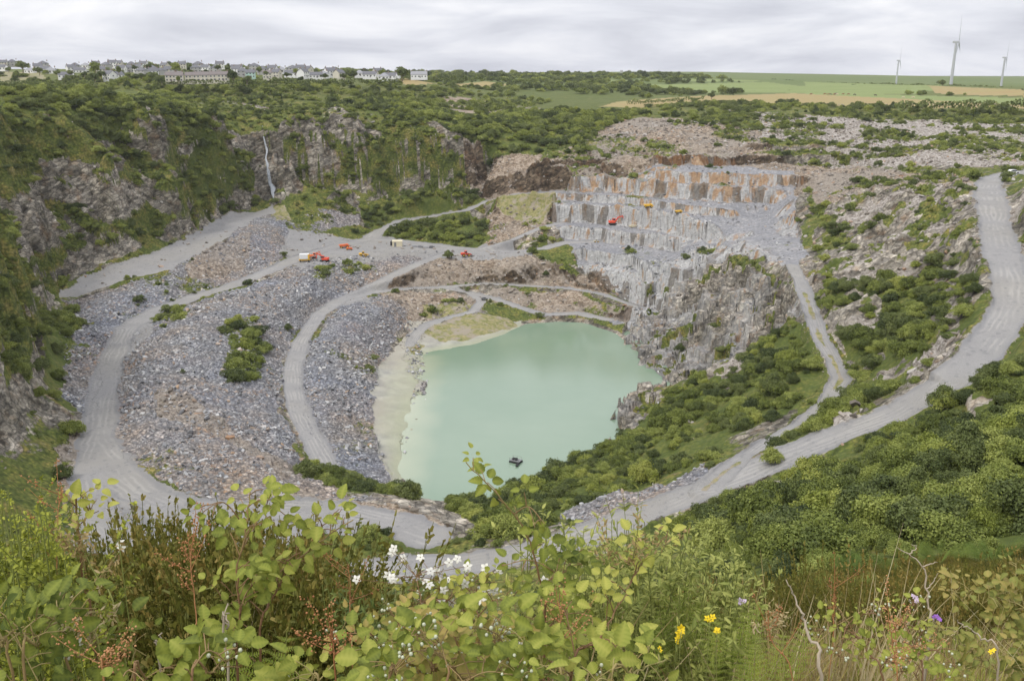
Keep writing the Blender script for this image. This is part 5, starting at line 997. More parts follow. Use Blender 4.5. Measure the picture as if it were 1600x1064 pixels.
SO = [([(305,1064,2.0),(306,960,2.0),(298,880,2.0),(305,830,2.0),(318,785,2.0)], 'tall sorrel stem with orange seeds before the pale road', 110, .020),
 ([(95,1000,2.1),(88,900,2.1),(92,800,2.1),(98,765,2.1)], 'sorrel with orange tips beside the yellow sprigs', 70, .018), ([(525,1080,1.8),(522,1020,1.8),(512,960,1.8)], 'stout sorrel with pinkish orange clumps left of the pale buds', 130, .030),
 ([(165,1090,1.7),(165,1040,1.7),(170,1010,1.7)], 'rusty sorrel head low before the heather clump', 120, .03), ([(1398,1090,2.3),(1398,1030,2.3),(1388,965,2.3)], 'rust red sorrel clump standing in the grass on the right', 170, .032),
 ([(1300,1020,2.9),(1302,950,2.9),(1308,900,2.9)], 'thin orange sorrel beside the pale dead twig', 60, .02), ([(548,1000,2.3),(548,930,2.3),(545,880,2.3)], 'slender sorrel in front of the lower road', 50, .015),
 ([(875,1064,1.9),(872,1000,1.9),(880,955,1.9)], 'reddish sorrel stems under the tall bramble', 90, .03), ([(1240,1080,2.4),(1205,1000,2.4),(1200,955,2.4)], 'sorrel with few dark red seeds left of the dead twig', 40, .015)]
for i, (c, lab, n, r) in enumerate(SO): seedstem('sorrel', lab, 'sorrel', c, 80+i, M_SO, int(n*1.5), r*.7, .0019, .5, group='sorrel stems on the brow')
for i, (c, lab) in enumerate([([(190,1000,1.9),(150,900,1.9),(120,850,1.88),(90,845,1.88)], 'drooping pale grass plume over the left brambles'), ([(160,1040,1.85),(140,1000,1.85),(120,965,1.85)], 'smaller pale grass plume under the drooping one'), ([(1225,1020,2.5),(1200,985,2.5),(1170,975,2.5)], 'dry grass plume bending over the low fern'), ([(960,960,2.0),(985,880,2.0),(998,862,2.0)], 'olive grass head standing above the yellow-tipped bramble')]):
    seedstem('grass_plume', lab, 'grass', c, 120+i, M_DG, 170, .016, .013, .55, M_ST2, 'grass plumes on the brow', 7, False)
def twig(label, P, seed, r=.0045, br=()):
    rng = np.random.default_rng(seed); c0 = [pt(*p) for p in P]; g = root_of(c0[0]); q = QB(); c = curve([g]+c0 if c0[0][2]-g[2] > .05 else [g]+c0[1:], 30, .0035, rng); q.tube(c, r, .0012, 5)
    for B in br: q.tube(curve([pt(*p) for p in B], 10, .002, rng), r*.45, .0008, 4)
    q.V = [np.concatenate(q.V)-g]; q.F = [np.concatenate(q.F)]; q.T = [np.concatenate(q.T)]; o = obj('dead_twig', q.mesh('dead_twig', M_TW), loc=tuple(g), label=label, category='twig', group='dead twigs on the brow'); return o
twig('long bare twig leaning left in the grass on the right', [(1285,1080,2.2),(1262,990,2.2),(1248,945,2.2),(1228,905,2.2)], 1, .006)
twig('forked pale dead twig rising from the right slope', [(1452,1000,3.0),(1450,940,3.0),(1442,885,3.0),(1402,855,3.0)], 2, .006, [[(1442,885,3.0),(1455,880,3.0),(1465,878,3.0)],[(1448,920,3.0),(1460,905,3.0),(1466,895,3.0)],[(1420,866,3.0),(1432,855,3.0),(1424,850,3.0)]])
twig('short whitish twig upright in the heather clump', [(252,1050,2.0),(250,1010,2.0),(251,990,2.0)], 3, .003)
twig('pale stick beside the red bramble cane', [(352,1010,1.9),(354,980,1.9),(357,945,1.9)], 4, .0035)
twig('dry stalk slanting through bramble leaves on the right', [(1560,1040,2.6),(1530,995,2.6),(1496,968,2.6)], 5, .004)
def bloom(name, label, P, mat, n, s_, seed, group, pet=5):
    rng = np.random.default_rng(seed); c0 = [pt(*p) for p in P]; g = root_of(c0[0]); th = thing(name, label, 'flower', tuple(g), group); st, fl = QB(), QB(); c = curve([g]+c0, 16); st.tube(c, .0016, .001, 4, .5)
    for k in range(n): q = c[-1]+rng.normal(0, s_*.7, 3)*(k > 0); st.tube([c[-2], q], .0009, .0008, 3, .5); flower(q, rng, fl, s_, pet)
    part('stem', st, M_ST2, th); part('petal', fl, mat, th)
YF = [((1065,985,2.2),'largest yellow flower head right of the leafy bramble',4,.009),((1110,968,2.3),'upper right of the yellow flowers beside the low fern',3,.008),((1121,984,2.3),'yellow flower just under the upper right one',2,.008),((1058,998,2.2),'small yellow flower below the largest one',3,.006),((1031,1012,2.1),'tiny orange yellow flower left of the yellow group',2,.005),((1548,1018,2.5),'yellow flower among the bronze bramble leaves',2,.007)]
for i, (p, lab, n, s_) in enumerate(YF): bloom('yellow_flower', lab, [(p[0]-4, p[1]+50, p[2]), p], M_YE, n, s_, 200+i, 'yellow flowers in the grass')
bloom('purple_flower', 'purple flower spike in the grass left of the bronze bramble', [(1464,1010,2.7),(1466,965,2.7)], M_PU, 7, .007, 220, 'purple and lilac flowers', 6)
bloom('lilac_flower', 'lilac flower cluster beside the forked dead twig', [(1432,980,2.8),(1430,934,2.8)], M_LI, 6, .007, 221, 'purple and lilac flowers')
bloom('lilac_flower', 'lilac flower at the right edge of the willow shrub', [(1158,980,2.8),(1159,940,2.8)], M_LI, 5, .007, 222, 'purple and lilac flowers')
bloom('white_flower', 'two small white flowers in the heather clump', [(190,880,2.2),(188,848,2.2)], M_WH, 3, .010, 223, 'small white flowers')
bloom('white_flower', 'white flower under the drooping grass plume', [(104,1040,1.8),(104,1018,1.8)], M_WH, 3, .014, 224, 'small white flowers')
bloom('white_flower', 'white blossoms on the lower edge below the tall bramble', [(810,1060,1.8),(808,1012,1.8)], M_WH, 8, .013, 225, 'small white flowers')
# ------------------------------------------------------------------ buildings, turbines, machines
class MB:
    def __init__(s): s.bm = bmesh.new()
    def box(s, c, d, rot=(0, 0, 0), bev=0, taper=None):
        M = Matrix.Translation(c) @ (Matrix.Rotation(rot[2], 4, 'Z') @ Matrix.Rotation(rot[1], 4, 'Y') @ Matrix.Rotation(rot[0], 4, 'X'))
        r = bmesh.ops.create_cube(s.bm, size=1); vs = r['verts']
        for v in vs:
            v.co = Vector((v.co.x*d[0], v.co.y*d[1], v.co.z*d[2]))
            if taper and v.co.z > 0: v.co.x *= taper[0]; v.co.y *= taper[1]
        if bev: 
            es = list({e for v in vs for e in v.link_edges}); r2 = bmesh.ops.bevel(s.bm, geom=es, offset=bev, segments=1, affect='EDGES'); vs = list({v for f in r2['faces'] for v in f.verts} | {v for v in vs if v.is_valid})
        for v in vs: v.co = M @ v.co
        return s
    def cyl(s, a, b, r0, r1=None, k=14, cap=True):
        a = Vector(a); b = Vector(b); d = b-a; r = bmesh.ops.create_cone(s.bm, cap_ends=cap, segments=k, radius1=r0, radius2=r0 if r1 is None else r1, depth=d.length)
        M = Matrix.Translation((a+b)/2) @ d.to_track_quat('Z', 'Y').to_matrix().to_4x4()
        for v in r['verts']: v.co = M @ v.co
        return s
    def face(s, P): s.bm.faces.new([s.bm.verts.new(p) for p in P]); return s
    def prism(s, P, axis, w):
        """profile P in the plane across `axis`, thickness w centred"""
        def q(p, t): return {'x': (t, p[0], p[1]), 'y': (p[0], t, p[1]), 'z': (p[0], p[1], t)}[axis]
        A = [s.bm.verts.new(q(p, -w/2)) for p in P]; B = [s.bm.verts.new(q(p, w/2)) for p in P]; s.bm.faces.new(A); s.bm.faces.new(B[::-1])
        for i in range(len(P)): j = (i+1) % len(P); s.bm.faces.new((A[j], A[i], B[i], B[j]))
        return s
    def build(s, name, mat, par=None, **kw):
        bmesh.ops.recalc_face_normals(s.bm, faces=s.bm.faces[:]); me = bpy.data.meshes.new(name); s.bm.to_mesh(me); s.bm.free(); me.materials.append(mat); return obj(name, me, parent=par, **kw)
def copy_tree(o, parent=None):
    c = o.copy(); COL.objects.link(c); c.parent = parent
    for ch in [x for x in bpy.data.objects if x.parent == o]: copy_tree(ch, c)
    return c
M_W1 = simple('white render', (.80, .79, .76), .9, .10, 1.5); M_W2 = simple('cream render', (.62, .58, .48), .9, .10, 1.5); M_W3 = simple('grey render', (.42, .41, .39), .9, .12, 1.5); M_W4 = simple('pale green render', (.45, .62, .55), .9, .08, 1.5)
M_RF = simple('slate roof', (.155, .155, .165), .8, .28, 4); M_RF2 = simple('brown grey roof', (.20, .175, .165), .85, .25, 4); M_RF3 = simple('light grey roof', (.30, .30, .31), .85, .2, 4); M_GL = simple('window glass', (.05, .06, .07), .2, .1); M_CH = simple('chimney brick', (.28, .20, .16), .9, .2, 8)
HOUSE = {}
def house_proto(key, w, d, h, rh, wall, roof, wins, chim=1, hip=False, ext=False):
    t = bpy.data.objects.new('house', None); b = MB(); b.box((0, 0, h/2-1), (w, d, h+2)).build('wall', wall, t)
    if not hip:
        g = MB(); g.prism([(-d/2, h), (d/2, h), (0, h+rh-.15)], 'x', w-.04); ob = g.build('gable', wall, t)
    r = MB(); o_ = .35
    if hip:
        e = [(-w/2-o_, -d/2-o_, h+.02), (w/2+o_, -d/2-o_, h+.02), (w/2+o_, d/2+o_, h+.02), (-w/2-o_, d/2+o_, h+.02)]; p = (-w/2+d/2, 0, h+rh); q = (w/2-d/2, 0, h+rh)
        for P in ((e[0], e[1], q, p), (e[1], e[2], q), (e[2], e[3], p, q), (e[3], e[0], p), e[::-1]): r.face(P)
    else:
        sl_ = math.atan2(rh, d/2); L = sqrt(rh*rh+d*d/4)+o_
        for s_ in (-1, 1): r.box((0, s_*(d/4+o_*.35), h+rh/2-o_*.15+.08), (w+2*o_, L, .18), (-s_*sl_, 0, 0))
    ro = r.build('roof', roof, t)
    for k in range(chim):
        m = MB(); x = (w/2-.6)*(1 if k == 0 else -1); m.box((x, 0, h+rh+.3), (.8, .9, 1.6)); m.cyl((x, -.2, h+rh+1.1), (x, -.2, h+rh+1.5), .14, k=8); m.cyl((x, .25, h+rh+1.1), (x, .25, h+rh+1.5), .14, k=8); m.build('chimney', M_CH, ro)
    for (x, z_, ww, wh) in wins:
        for s_ in (-1, 1):
            f = MB(); f.box((x, s_*(d/2+.03), z_), (ww+.2, .08, wh+.2)); fo = f.build('window', M_W1, t); MB().box((x, s_*(d/2+.075), z_), (ww, .03, wh)).build('pane', M_GL, fo)
    if not hip:
        f = MB(); f.box((w/2+.03, 0, h*.7), (.08, 1.3, 1.3)); fo = f.build('window', M_W1, t); MB().box((w/2+.08, 0, h*.7), (.03, 1.1, 1.1)).build('pane', M_GL, fo)
    dr = MB(); dr.box((w*.08, -d/2-.04, 1.05), (1.0, .1, 2.1)).build('door', M_RF2, t)
    if ext: MB().box((w/2+1.5, .5, 1.3), (3, d*.7, 2.7)).build('garage', wall, t)
    HOUSE[key] = t; return t
def wn(w, h2=True, n=3): return [(x, z_, 1.2, 1.2) for x in np.linspace(-w/2+1.4, w/2-1.4, n) for z_ in ((1.5, 4.1) if h2 else (1.5,))]
house_proto('terr', 8.5, 8, 5.2, 2.6, M_W2, M_RF2, wn(8.5), 1); house_proto('det', 10, 8, 5.2, 3.2, M_W1, M_RF, wn(10), 2); house_proto('bung', 13, 8.5, 2.8, 2.9, M_W1, M_RF, wn(13, False, 4), 1, ext=True)
house_proto('hip', 11, 9, 5.0, 3.2, M_W3, M_RF, wn(11), 1, True); house_proto('hipw', 10, 9, 2.9, 3.2, M_W1, M_RF3, wn(10, False), 1, True); house_proto('cream', 9, 8, 5, 3, M_W2, M_RF, wn(9), 2); house_proto('green', 9, 8, 5, 2.8, M_W4, M_RF, wn(9), 1); house_proto('farm', 16, 8, 3.2, 3.2, M_W1, M_RF3, wn(16, False, 5), 2)
KN = {'terr': 'cream brown-roofed house', 'det': 'tall white house', 'bung': 'low white bungalow', 'hip': 'grey hip-roofed house', 'hipw': 'light-roofed white bungalow', 'cream': 'cream two-chimney house', 'green': 'pale green house', 'farm': 'long white building'}
used_house = set()
def zray(px, py, D): return CAM_Z+ray(px, py)[2]/ray(px, py)[1]*D
LABS = {}
def put_house(key, px, py, D, rot, label=None, sc=1.0, group=None):
    """px of the middle, py of the foot of the wall, distance"""
    u, a, b = ray(px, py); x = u/a*D; y = D; z_ = zray(px, py, D)
    g = HOUSE[key]
    if key not in used_house: used_house.add(key); o = g; COL.objects.link(o); [COL.objects.link(c) for c in []]; o2 = o
    else: o2 = copy_tree(g)
    o2.location = (x, y, z_); o2.rotation_euler = (0, 0, radians(rot)); o2.scale = (sc, sc, sc); o2['category'] = 'house'
    o2['label'] = label or KN[key]
    if group: o2['group'] = group
    return o2
HS = []    # key, px, foot py, distance, turn, label
for i, (px, py) in enumerate([(268,127),(279,127)]): HS.append(('terr', px, py, 660, 12, ['left half of the short cream terrace behind the bushes', 'right half of the short cream terrace behind the bushes'][i]))
for i in range(5): HS.append(('terr', 299+i*12.6, 127-.3*i, 670, 8, ['first house from the left in the long cream terrace facing the quarry', 'second house from the left in the long cream terrace', 'middle house of the long cream terrace facing the quarry', 'second house from the right in the long cream terrace', 'last house on the right of the long cream terrace'][i]))
TERM = [(172,124,'det',-30),(184,125,'det',60),(178,119,'hip',20),(208,118,'bung',5),(222,117,'hip',-15),(240,118,'det',30),(252,117,'hip',-40),(262,115,'cream',20),(237,112,'hip',10),(218,112,'det',-25),(200,112,'hip',35),(190,113,'det',0),(158,115,'cream',25),(142,113,'hip',-10),(125,113,'bung',15),(112,112,'det',40),(98,111,'hip',-20),(80,113,'hipw',10),(72,111,'bung',-15),(60,110,'det',30),(48,113,'hipw',0),(68,105,'hip',10),(30,104,'det',-10),(20,102,'hip',20),(6,103,'cream',15),(2,108,'bung',0),(104,121,'bung',10),(118,108,'hip',20),(134,105,'hipw',-5),(150,105,'cream',10),(166,107,'hip',-30),(176,104,'det',10),(186,104,'cream',0),(206,106,'hip',20),(225,106,'det',-10),(244,107,'hipw',15),(258,108,'cream',-20),
 (275,115,'hip',10),(290,112,'bung',0),(306,112,'hip',20),(322,112,'det',-15),(338,112,'hip',5),(355,113,'hipw',20),(372,115,'det',-20),(380,118,'hip',15),(392,121,'green',10),(402,120,'terr',0),(418,122,'terr',12),(432,120,'cream',-15),(445,117,'hip',25),(455,118,'bung',0),(410,114,'hip',10),(426,113,'det',-5),(440,112,'hipw',20),(458,113,'hip',-20),(470,113,'det',10),(482,114,'cream',-30),(474,120,'det',70),(484,122,'hip',0),(494,121,'bung',10),(505,119,'hipw',-20),(515,118,'det',40),(530,121,'cream',60),(522,116,'hip',10),(548,117,'det',-20),(562,118,'hipw',10),(578,120,'bung',0),(590,118,'cream',30),(600,123,'hipw',0),(610,122,'bung',-10),(655,121,'farm',0),(635,121,'bung',10),(344,106,'det',10),(310,106,'hip',-10),(285,106,'cream',10),(370,108,'bung',5),(398,109,'hip',0)]
cnt = {}
ZW = [(15,'at the far left end of the village'),(45,'behind the wide dark tree crown'),(65,'above the green field'),(90,'left of the tallest village tree'),(120,'below the leaning left roofs'),(145,'under the tallest village tree'),(170,'behind the big white gable'),(185,'next to the pointed tree'),(205,'uphill of the pointed tree'),(225,'above the low terrace bushes'),(245,'above the short terrace'),(265,'behind the short terrace'),(290,'behind the first long terrace house'),(315,'behind the middle of the long terrace'),(345,'behind the end of the long terrace'),(375,'right of the tree closing the terrace'),(400,'near the pale green house'),(425,'just right of the pale green house'),(445,'halfway along the right hedge'),(470,'over the low wide hedge tree'),(500,'left of the steep white gables'),(525,'by the small round tree'),(550,'left of the rounded tree'),(580,'between the round trees'),(610,'under the flat-topped tree'),(660,'beyond the flat-topped tree')]
def zone_word(px): return min(ZW, key=lambda q: abs(q[0]-px))[1]
for i, (px, py, k, r) in enumerate(sorted(TERM)):
    if i % 6 == 3: continue
    D = 690+ (127-py)*13+ (i*37 % 41)
    row = 'front' if py >= 117 else 'upper' if py < 109 else 'middle'; lab = f'{KN[k]}, {row} row, {zone_word(px)}'
    cnt.setdefault(lab, []).append(i); HS.append((k, px, py, D, r, lab))
labn = {}
for h in HS: labn[h[5]] = labn.get(h[5], 0)+1
for h in HS: put_house(h[0], h[1], h[2]+1.2, h[3], h[4], h[5], .82, 'houses of the hilltop village' if labn[h[5]] > 1 or 'terrace' not in h[5] else 'terrace rows at the village edge')
for px, py, D, k, r, lab in [(1248,143.5,1300,'farm',5,'long farmhouse in the fields left of the cattle'),(1236,143,1310,'farm',-10,'farm building joined to the left side of the farmhouse'),(1262,144,1290,'hipw',0,'small white farm building at the right of the farmhouse'),(1330,144,1330,'bung',0,'flat white shed roof behind the round hedge bush'),(1013,121.5,2300,'farm',0,'distant white house right of the church tower'),(1005,121,2280,'det',20,'distant white house next to the church tower trees'),(957,119,2300,'hipw',0,'distant pale cottage left of the church tower'),(813,125,1500,'bung',10,'tiny white bungalow on the plateau beyond the wooded dip'),(1540,270.5,392,'bung',5,'x')]:
    if lab != 'x': put_house(k, px, py, D, r, lab, 1.0, 'scattered farm buildings')
# pub-church tower on the skyline
x, D = ray(971, 118)[0]/ray(971, 118)[1]*2350, 2350; th = thing('church_tower', 'square stone church tower on the skyline hill', 'church', (x, D, zray(971, 119.5, D)-1)); m = MB(); m.box((0, 0, 6), (6, 6, 15), bev=.15); m.build('tower', M_W3, th); m = MB()
for a in range(4):
    for s_ in (-1, 0, 1): m.box((2.6*(1 if a == 0 else -1 if a == 1 else s_), 2.6*(1 if a == 2 else -1 if a == 3 else s_), 14.1), (1.0, 1.0, 1.2))
m.build('parapet', M_W3, th); m = MB(); m.box((-9, 0, 2.5), (12, 7, 6)); m.prism([(-3.5, 5.5), (3.5, 5.5), (0, 9)], 'x', 1).build('nave', M_W3, th)
# ------------------------------------------------------------------ wind turbines
M_TB = simple('turbine white', (.45, .46, .48), .45, .05)
def turbine(px, pyb, pyh, D, label, yaw, phase, r0=1.0):
    u, a, b = ray(px, pyb); x = u/a*D; z0 = zray(px, pyb, D); zh = CAM_Z+ray(px, pyh)[2]/ray(px, pyh)[1]*D; h = zh-z0; s = h/40.0
    th = thing('wind_turbine', label, 'wind turbine', (x, D, z0), 'wind turbines on the skyline', yaw); m = MB(); m.cyl((0, 0, -2), (0, 0, h), 1.6*s*r0, 1.0*s*r0, 20); m.build('tower', M_TB, th)
    m = MB(); m.box((0, .6*s, h+.6*s), (2.0*s, 5.2*s, 2.0*s), bev=.35*s); m.build('nacelle', M_TB, th); hb = MB(); hy = -2.6*s; hb.cyl((0, -1.8*s, h+.6*s), (0, hy-.5*s, h+.6*s), .95*s, .35*s, 14); hub = hb.build('hub', M_TB, th); L = 25*s
    for k in range(3):
        A = phase+k*2*pi/3; d = Vector((sin(A), 0, cos(A))); t = Vector((cos(A), 0, -sin(A))); q = bmesh.new(); c = Vector((0, hy+.2*s, h+.6*s)); rings = []
        for f, w, tk in ((.02, 1.0, .7), (.12, 1.5, .6), (.22, 2.5, .5), (.5, 1.9, .35), (.8, 1.2, .22), (1, .5, .1)):
            o = c+d*L*f; tw = .35*(1-f); ax = (t*cos(tw)+Vector((0, 1, 0))*sin(tw)); n_ = d.cross(ax); rings.append([q.verts.new(o+ax*w*s*.5*e+n_*tk*s*.5*g) for e, g in ((-1, 0), (-.2, 1), (1, 0), (-.2, -1))])
        for r1, r2 in zip(rings[:-1], rings[1:]):
            for i in range(4): q.faces.new((r1[i], r1[(i+1) % 4], r2[(i+1) % 4], r2[i]))
        q.faces.new(rings[-1]); q.faces.new(rings[0][::-1]); bmesh.ops.recalc_face_normals(q, faces=q.faces[:]); me = bpy.data.meshes.new('blade'); q.to_mesh(me); q.free(); me.materials.append(M_TB); obj('blade', me, parent=th)
turbine(1400, 132, 95.5, 1290, 'smallest wind turbine, standing apart to the left of the other two', radians(58), radians(12))
turbine(1485.5, 135, 67, 1220, 'tallest wind turbine, middle of the three on the skyline', radians(60), radians(-8))
turbine(1563.5, 139, 91, 1130, 'wind turbine nearest the right edge of the photograph', radians(60), radians(16))
# ------------------------------------------------------------------ trees of the village and the fields
def tree_proto(name, seed, mat, n=1500, tall=1.5, wide=1.0, stem=.35):
    rng = np.random.default_rng(seed); c = bush_proto('crown', n, .085, seed, mat, 12, tall*.75, wide); co = np.empty(len(c.vertices)*3, np.float32); c.vertices.foreach_get('co', co); co = co.reshape(-1, 3); co[:, 2] += stem; c.vertices.foreach_set('co', co.ravel()); q = QB(); q.tube([(0, 0, -.15), (.02, 0, stem), (0, .03, tall*.6)], .07, .03, 7, .4)
    for k in range(6): a = k*1.05; q.tube([(0, 0, stem*.9), (cos(a)*.25, sin(a)*.25, stem+.25), (cos(a)*.5, sin(a)*.5, stem+.5)], .03, .01, 4, .4)
    return c, q.mesh('trunk', M_STK)
TP = [tree_proto('tree', 300+i, [M_G2, M_G2, M_G1][i % 3], 1600, [1.5, 1.2, 1.6][i % 3], [1.0, 1.25, .8][i % 3]) for i in range(4)]
def tree(px, py, D, S, k, label, group, sz=1.0):
    u, a, b = ray(px, py); z_ = zray(px, py, D); th = thing('tree', label, 'tree', (u/a*D, D, z_-.3), group, px*.37); th.scale = (S*1.3, S*1.3, S*(.5+.5*sz)*1.2); obj('crown', TP[k][0], parent=th); obj('trunk', TP[k][1], parent=th)
TR = [(629,124,800,6.3,1,'broad flat-topped dark tree at the right end of the village',1.0),(571,121,820,4.2,0,'rounded tree beside the white gable house',1.2),(597,123,830,3.6,2,'narrow round tree left of the flat-topped tree',1.2),(554,122,800,3.3,0,'smaller round tree in front of the right village houses',1.2),(150,118,760,4.5,2,'dark tree rising above the middle of the village',1.4),(157,122,730,3.2,0,'lower dark tree under the tallest village tree',1.1),(36,111,830,5.6,1,'wide dark tree crown near the left end of the village',.9),(62,116,740,3.4,0,'bushy tree at the edge of the green field',.9),(149,128,680,3.6,3,'round dark tree right of the white bungalows',1.0),(186,116,720,2.4,2,'small pointed tree above the white gable',1.6),(365,129,665,4.0,3,'dark tree closing the right end of the long terrace',1.3),(386,130,665,3.6,1,'low spreading tree before the pale green house',.8),
 (14,112,760,2.6,1,'low tree between houses at the far left end',0.9),(88,118,730,2.4,0,'small tree below the left bungalows',1.0),(132,120,715,2.8,1,'spreading tree before the left houses',0.8),(202,121,700,2.2,0,'tree beside the big white gable',1.1),(222,122,690,2.6,1,'bushy tree uphill of the short terrace',0.8),(300,117,760,2.4,0,'tree peeping over the long terrace',1.1),(322,116,770,2.8,1,'wide tree behind the long terrace roofs',0.8),(416,118,760,2.2,0,'tree between the green house and its neighbour',1.1),(448,121,740,2.8,1,'low tree before the cream houses on the right',0.8),(462,117,800,2.4,2,'slim tree among the right roofs',1.3),(508,123,760,3.0,1,'spreading tree left of the steep white gable',0.8),(538,124,760,2.8,0,'round tree below the steep white gable',1.0),(585,119,850,2.6,2,'slim tree between the round trees',1.3),(612,126,800,2.8,1,'low tree at the foot of the flat-topped tree',0.8),
 (275,116,720,3.6,2,'dark tree behind the short terrace',1.5),(406,115,800,3.2,0,'tree sticking up behind the right houses',1.2),(279,129,650,1.9,2,'small yellow green tree between the two terraces',1.5),(253,131,650,3.0,1,'low bush tree left of the short terrace',.8),(110,119,760,3.0,0,'tree between white bungalows on the left',1.0),(575,125,790,2.5,3,'shrubby tree below the rounded tree',1.0),(470,128,740,3.2,1,'low wide tree along the hedge under the right houses',.7),(430,129,730,3.2,1,'hedge tree under the pale green house',.7),(340,110,850,3.0,0,'tree behind the long terrace',1.0),(210,110,860,3.0,1,'tree among the crowded middle roofs',1.0),(232,109,880,4.0,1,'long low tree line at the top of the village',.8),(650,126,860,2.6,1,'low tree right of the flat-topped tree',.8),
 (1331,143.5,1290,8,1,'round hedge bush in front of the white shed in the green field',.55),(1186,131,2600,22,1,'dark copse on the skyline right of the church hill',.45),(1204,131.5,2600,18,3,'right half of the dark skyline copse',.4),(722,121,1300,5,2,'small dark trees on the flat skyline past the village',.8),(1472,135,1180,6,0,'bush clump at the foot of the tallest turbine',.6),(1072,127.5,1900,10,1,'clump of trees beside the far green field',.6),(1083,128,1900,8,3,'right part of the tree clump beside the far green field',.6),(980,121,2350,14,1,'trees around the distant church tower',.45),(1025,123,2300,12,3,'trees right of the distant white houses',.45),(1112,154,820,3.0,0,'lone round bush on the edge of the tan field',1.0),(1313,145.5,1180,3,0,'x',1)]
for px, py, D, S, k, lab, sz in TR:
    if lab != 'x': tree(px, py+.8, D, S, k, lab, 'trees of the village and fields', sz)
def hedge(label, A, B, h, seed, mat=None, D=None, group='field hedges'):
    """leafy hedge between two sight points on the ground, at distances"""
    rng = np.random.default_rng(seed); pa = np.array([ray(A[0], A[1])[0]/ray(A[0], A[1])[1]*A[2], A[2], zray(*A)]); pb = np.array([ray(B[0], B[1])[0]/ray(B[0], B[1])[1]*B[2], B[2], zray(*B)]); L = np.linalg.norm(pb-pa); n = int(min(6000, max(600, L*9))); f = rng.random(n)
    hh = h*(.55+.9*vn(f*L/7, f*0, seed)); C = pa+(pb-pa)*f[:, None]; off = rng.normal(size=(n, 3))*np.array([.5, h*.45, .3]); off[:, 2] = hh*rng.random(n)**.6-.4; C = C+off; nn = unit(rng.normal(size=(n, 3))+np.array([0, -.5, .5])); V, F = leaf_quads(C-pa, nn, max(.5, h*.24), rng)
    me = mesh_from('hedge', V, F, mat or M_G2); a = me.attributes.new('tint', 'FLOAT', 'POINT'); a.data.foreach_set('value', np.repeat(np.clip(rng.normal(.45, .2, n), 0, 1), 4).astype(np.float32)); obj('hedge', me, loc=tuple(pa), label=label, category='hedge', group=group)
HG = [('dark hedge along the foot of the farmhouse',(1150,149.5,1150),(1275,148,1150),4),('long dark hedge crossing the green field behind the cattle',(1345,146,1200),(1415,146.5,1200),4.5),('broad dark hedge row below the tan field on the right',(1475,153,1130),(1640,157,1040),5.5),('skyline hedge from the farm to the tallest turbine',(1240,131.5,1500),(1480,136,1190),3),('skyline hedge running under the right turbine',(1480,136,1190),(1640,144.5,950),3),('hedge between the two far green fields',(1060,139,1400),(1085,131.5,1700),5),('hedge on the upper edge of the far green fields',(1000,131,1850),(1240,129.5,1750),5),('hedge along the lower edge of the tan field',(980,163.5,760),(1100,155,840),2.6),
 ('overgrown hedge at the brink of the quarry below the tan field',(1400,170,640),(1640,171,640),5),('hedge under the long terrace',(250,131.5,655),(372,131,660),2.6),('hedge in front of the right village houses',(372,132,665),(620,129,760),3.2),('hedge bounding the small green field on the left',(-20,131,700),(150,133,660),2.6),('hedge past the flat-topped tree along the plateau',(620,126,880),(800,125,1000),3.0),('far skyline hedge left of the church hill',(680,120.5,1350),(930,120,1500),4)]
for i, (lab, A, B, h) in enumerate(HG): hedge(lab, A, B, h, 400+i)
# utility poles on the plateau and by the fields
M_PO = simple('weathered pole', (.20, .17, .14), .9, .2, 10)
for px, pyb, pyt, D, lab in [(656,121,110,1000,'thin utility pole right of the flat-topped tree'),(682,121,112,1050,'second thin pole along the plateau skyline'),(761,122,111,1000,'pole standing alone left of the wooded dip'),(1074,131,121,1500,'pole in front of the skyline fields'),(1296,145,134,1250,'pale pole in the green field right of the farmhouse'),(933,128,121,1300,'short pole above the wooded dip')]:
    u, a, b = ray(px, pyb); z0 = zray(px, pyb, D); z1 = zray(px, pyt, D); m = MB(); m.cyl((0, 0, -1), (0, 0, z1-z0), .22, .16, 8); m.box((0, 0, z1-z0-.8), (2.4, .2, .2)); m.build('utility_pole', M_PO, loc=(u/a*D, D, z0), label=lab, category='pole', group='utility poles')
